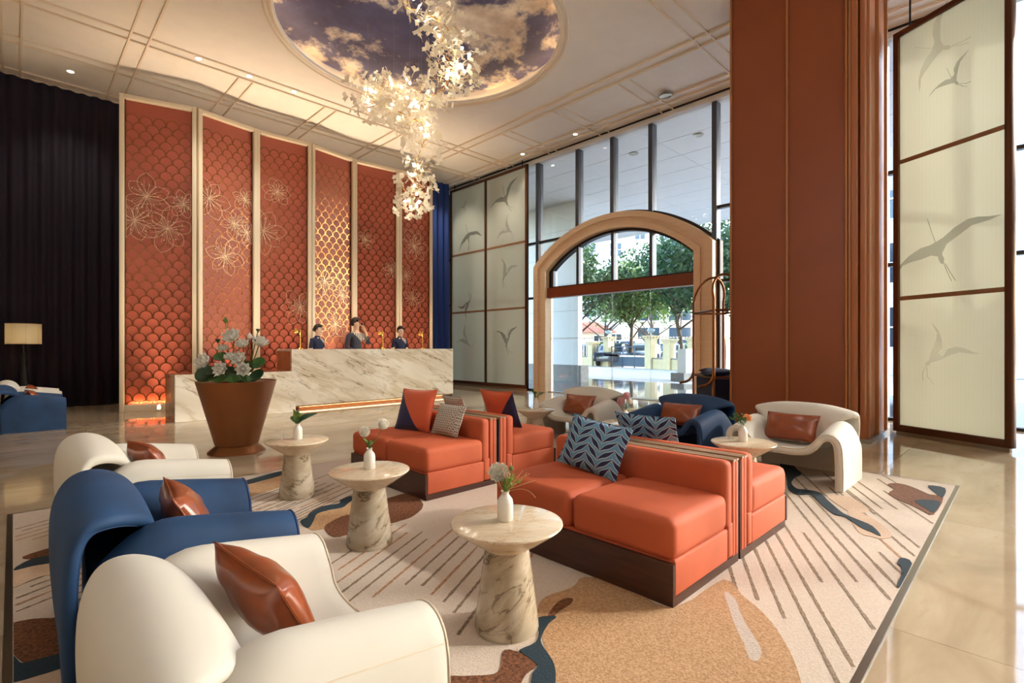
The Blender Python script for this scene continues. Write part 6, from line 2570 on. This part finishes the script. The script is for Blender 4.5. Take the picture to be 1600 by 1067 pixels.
def outside():
    bm = bmesh.new()
    box(bm, X1 + 0.1, 15.7, -30, 40, -0.10, -0.012)
    tag(finish('floor_2', bm, 'granite', None, 0), 'dark polished granite drive under the entrance canopy', kind='structure')
    bm = bmesh.new()
    box(bm, 15.7, 140, -70, 120, -0.10, -0.02)
    tag(finish('floor_3', bm, 'asphalt', None, 0), 'pale sunlit concrete road', kind='structure')
    # canopy with soffit panels
    c = thing('canopy', (0, 0, 0), 0, 'white panelled entrance canopy with recessed lights', 'canopy', None, 'structure')
    zs = 6.30
    bm = bmesh.new()
    box(bm, X1 + 0.12, 20.5, 1.5, 27.0, zs + 0.02, zs + 0.5)
    finish('canopy_slab', bm, 'white_wall', c, 0)
    pw, pl = 1.1, 2.5
    pm = None
    for i in range(9):
        for j in range(10):
            x, y = X1 + 0.13 + i * pw, 1.5 + j * pl
            if pm is None:
                bm = bmesh.new()
                box(bm, 0.012, pw - 0.012, 0.006, pl - 0.006, 0, 0.02)
                pm = finish('soffit_panel', bm, 'soffit', c, 0, (x, y, zs)).data
            else:
                obj_from('soffit_panel', pm, c, (x, y, zs))
    for px, py in ((990, 240), (1091, 211), (1040, 150), (905, 300), (938, 390)):
        x, y = floor_at(px, py, zs - 0.01)
        bm = bmesh.new()
        lathe(bm, [(0.0, 0.012), (0.07, 0.012), (0.10, 0.006), (0.115, 0.0), (0.125, 0.006), (0.12, 0.018)], 20, cap=False)
        finish('canopy_downlight', bm, 'steel', c, 40, (x, y, zs - 0.018))
    # cladded pillar left of the doors
    p = thing('pillar', (14.0, 11.0, 0), 0, 'white clad canopy pillar on a grey stone plinth, left through the doors', 'pillar')
    for k in range(6):
        bm = bmesh.new()
        box(bm, 0.0, 0.24, 0, 2.6, 0.57 + k * 0.955, 0.57 + k * 0.955 + 0.945)
        finish('cladding_panel', bm, 'white_wall', p, 0)
    bm = bmesh.new()
    box(bm, 0.02, 0.22, 0.02, 2.58, 0.5, 6.25)
    finish('core', bm, 'grey_stone', p, 0)
    bm = bmesh.new()
    box(bm, -0.1, 0.34, -0.2, 2.7, -0.012, 0.56)
    finish('plinth', bm, 'grey_stone', p, 0)
    # low white gate block on the right
    r = ray(1079) * 18.3
    b = thing('gate_block', (r.x, r.y, 0), R(-10), 'low white block on a grey base at the right side of the drive', 'block')
    bm = bmesh.new()
    box(bm, -0.5, 0.5, -0.18, 0.18, 0.28, 1.13)
    finish('upper_block', bm, 'white_wall', b, 0)
    bm = bmesh.new()
    box(bm, -0.75, 0.75, -0.28, 0.28, -0.02, 0.28)
    finish('base', bm, 'grey_stone', b, 0)
    # fence: piers, low walls, rails and a blue sliding gate
    fa, fb = Vector((26.8, 19.8)), Vector((25.1, 13.6))
    fd = (fb - fa).normalized()

    def on_fence(px):
        q = ray(px)
        # intersect fa + s*fd with ray
        den = fd.x * q.y - fd.y * q.x
        s = (-(fa.x) * q.y + fa.y * q.x) / den
        return fa + fd * s, s
    rzf = math.atan2(fd.y, fd.x)
    pier_px = [(862, 1.62), (895, 1.62), (926, 1.55), (951, 1.85), (1017, 1.85), (1046, 1.65), (1085, 1.7), (1125, 1.7)]
    lbs = ['sandstone fence pier farthest left beyond the doors', 'sandstone fence pier beside the first tree trunk', 'sandstone fence pier second left of the blue gate', 'tall sandstone pier left of the blue gate',
           'tall sandstone pier right of the blue gate', 'sandstone pier right of the gate pier', 'sandstone fence pier behind the white gate block', 'sandstone fence pier at the far right behind the cart']
    prev = None
    for (px, hh), lb in zip(pier_px, lbs):
        q, s = on_fence(px)
        t = thing('fence_pier', (q.x, q.y, -0.02), rzf, lb, 'pier', 'sandstone fence piers')
        bm = bmesh.new()
        box(bm, -0.24, 0.24, -0.24, 0.24, 0, hh - 0.25)
        finish('shaft', bm, 'pier', t, 0)
        bm = bmesh.new()
        lathe(bm, [(0.34, 0.0), (0.36, 0.05), (0.48, 0.16), (0.5, 0.25), (0.0, 0.27)], 4, Matrix.Translation((0, 0, hh - 0.25)) @ Matrix.Rotation(PI / 4, 4, 'Z'))
        finish('cap', bm, 'pier', t, 30)
        if px in (951, 1017):
            bm = bmesh.new()
            tube(bm, [(0, 0, hh), (0, 0, hh + 0.18)], 0.03, 8)
            lathe(bm, [(0.0, 0.0), (0.12, 0.02), (0.22, 0.12), (0.20, 0.2), (0.0, 0.27)], 16, Matrix.Translation((0, 0, hh + 0.16)))
            finish('pier_lamp', bm, 'lamp_globe', t, 40)
        if prev is not None:
            pq, pp = prev
            gap = (q - pq).length
            if px == 1017:
                g = thing('gate', (pq.x, pq.y, -0.02), rzf, 'dark blue steel sliding gate between two sandstone piers', 'gate')
                bm = bmesh.new()
                box(bm, 0.3, gap - 0.3, -0.03, 0.03, 0.08, 0.62)
                finish('gate_sheet', bm, 'gate', g, 0)
                for k in range(4):
                    bm = bmesh.new()
                    x = 0.3 + (gap - 0.6) * k / 3
                    box(bm, x - 0.03, x + 0.03, -0.03, 0.03, 0.0, 1.25)
                    finish('gate_post', bm, 'gate', g, 0)
                bm = bmesh.new()
                box(bm, 0.3, gap - 0.3, -0.025, 0.025, 1.2, 1.26)
                finish('gate_rail', bm, 'gate', g, 0)
                bm = bmesh.new()
                for k in range(22):
                    x = 0.35 + (gap - 0.7) * k / 21
                    box(bm, x - 0.035, x + 0.035, -0.035, 0.035, 0.64, 0.72)
                finish('gate_studs', bm, 'white_wall', g, 0)['kind'] = 'stuff'
            else:
                w_ = thing('fence_wall', (pq.x, pq.y, -0.02), rzf, 'low fence wall with railings ' + {895: 'at the far left of the street', 926: 'left of the second pier', 951: 'just left of the blue gate', 1046: 'just right of the blue gate', 1085: 'behind the white gate block', 1125: 'at the far right of the street'}[px], 'wall', 'low fence walls')
                bm = bmesh.new()
                box(bm, 0.25, gap - 0.25, -0.12, 0.12, 0, 0.55)
                finish('low_wall', bm, 'pier', w_, 0)
                bm = bmesh.new()
                box(bm, 0.25, gap - 0.25, -0.15, 0.15, 0.55, 0.62)
                finish('coping', bm, 'grey_stone', w_, 0)
                nb = max(2, int(gap / 0.35))
                for k in range(nb):
                    bm = bmesh.new()
                    x = 0.35 + (gap - 0.7) * k / (nb - 1)
                    box(bm, x - 0.018, x + 0.018, -0.018, 0.018, 0.62, 1.35)
                    finish('railing', bm, 'white_wall', w_, 0)
        prev = (q, px)
    # cars
    def spot(px, d):
        q = ray(px) * d
        return q.x, q.y
    for px, d, rz, paint, lb, tall in ((962, 33, 20, 'car_dark', 'dark blue car behind the left end of the gate', 1.0), (1008, 34.5, 15, 'car_grey', 'grey car behind the right end of the gate', 1.0), (988, 40.5, 15, 'car_white', 'white van with a raised roof behind the gate', 1.25),
                                      (1038, 39.5, 26, 'car_dark', 'dark car between the two piers right of the gate', 1.0), (1076, 40, 15, 'car_white', 'white van at the right under the trees', 1.35), (1062, 33.5, 20, 'car_grey', 'grey car at the right behind the low wall', 1.0), (928, 37, 10, 'car_grey', 'grey car left of the gate behind the railings', 1.0)):
        x, y = spot(px, d)
        car(x, y, R(rz), MT[paint], lb, tall)
    # trees
    for px, d, h, cz, cr, n, lb, m, sd in ((905, 31, 8.2, 3.2, 3.0, 5200, 'leafy tree at the left of the street, trunk beside the pillar', 'foliage', 1), (985, 33, 6.6, 2.9, 2.6, 4200, 'slender branching tree behind the middle of the gate', 'foliage2', 2),
                                          (1062, 29, 8.6, 3.1, 3.2, 5600, 'large dark leafy tree right of the gate', 'foliage', 3), (1128, 24, 7.6, 2.8, 2.8, 4200, 'leafy tree seen beside the column', 'foliage', 4),
                                          (705, 27, 7.4, 0.8, 2.7, 5200, 'leafy tree seen between the blue curtain and the bird screen', 'foliage2', 5), (945, 42, 8.5, 3.0, 3.4, 4200, 'light green tree far behind the fence', 'foliage2', 6), (1020, 44, 8.0, 3.0, 3.4, 4200, 'far tree before the cream building', 'foliage', 7), (690, 35, 7.4, 0.6, 3.0, 4200, 'far tree behind the one by the blue curtain', 'foliage', 8)):
        tree(px, d, h, cz, cr, n, lb, m, sd)
    # street trees to the right of the lobby: their shade breaks up the sunlight on the carpet
    for k, (x, y, h, cr) in enumerate(((17.0, -12.6, 10.5, 2.6), (18.5, -8.2, 9.0, 2.2), (14.8, -5.4, 6.2, 1.5))):
        tree_at(x, y, h, h * 0.45, cr, 700, ('tall street tree farthest down the drive, right of the lobby', 'broad street tree across the drive, right of the lobby', 'small young tree closest to the glass wall, right of the lobby')[k], 'foliage', 30 + k)
    # hedges
    for px, d, lb, sd in ((972, 47, 'round bush behind the gate', 11), (1092, 31.0, 'round bush under the right tree', 12), (938, 35.5, 'low bush behind the left railings', 13)):
        x, y = spot(px, d)
        t = thing('bush', (x, y, -0.02), 0, lb, 'bush', 'bushes behind the fence')
        rs = np.random.RandomState(sd)
        N = 1400
        dv = rs.normal(size=(N, 3))
        dv /= np.linalg.norm(dv, axis=1)[:, None]
        p = dv * (rs.rand(N, 1) ** .3) * np.array([1.2, 1.2, .8]) + np.array([0, 0, .8])
        a = rs.normal(size=(N, 3))
        b = np.cross(a, rs.normal(size=(N, 3)))
        a /= np.linalg.norm(a, axis=1)[:, None]
        b /= np.linalg.norm(b, axis=1)[:, None]
        s = 0.11
        V = np.stack([p - a * s, p + b * s * .5, p + a * s, p - b * s * .5], 1).reshape(-1, 3)
        o = raw('foliage', V.tolist(), np.arange(N * 4).reshape(-1, 4).tolist(), 'foliage2' if sd != 13 else 'foliage', t)
        o['kind'] = 'stuff'
    q = ray(922) * 60
    building((q.x, q.y, 0), R(-48), 9, 8, 19, 'bldg_white', 'tall white building across the street on the left', 5, 3, 1.3, 1.5)
    q = ray(1000) * 72
    building((q.x, q.y, 0), R(-50), 10, 8, 24, 'bldg_white', 'tall white building behind the middle of the trees', 6, 3, 1.4, 1.5)
    q = ray(1062) * 50
    building((q.x, q.y, 0), R(-50), 9, 8, 9, 'bldg_cream', 'cream building with broad dark windows behind the right tree', 3, 3, 2.1, 1.9)
    building((27.0, 0.3, 0), R(-90), 13, 8, 15, 'bldg_white', 'white building with dark windows beyond the right bird screen', 5, 6, 1.4, 1.7)
    q = ray(916) * 46
    building((q.x, q.y, 0), R(-46), 4.6, 3, 2.5, 'bldg_cream', 'small gatehouse with a red tiled roof', 1, 2, 0.9, 1.0, 1.0)


# ------------------------------------------------------------------ build
room()
column()
glass_wall()
curtain('curtain', X0 + 0.1, 1.62, 13.42, 0.01, ZC - 0.04, 0.20, 0.05, 'curtain_purple', 'floor-length dark aubergine curtain covering the far left wall', 3)
curtain('curtain', 8.75, 9.80, 12.85, 0.01, ZC - 0.04, 0.22, 0.06, 'curtain_blue', 'royal blue velvet curtain right of the terracotta panels', 5)
panels()
screens()
desk()
carpet()
sofas()
armchairs()
tables()
planter()
people()
chandelier()
downlights()
floor_lamp()
luggage_cart()
floor_socket()
outside()
bpy.context.view_layer.update()
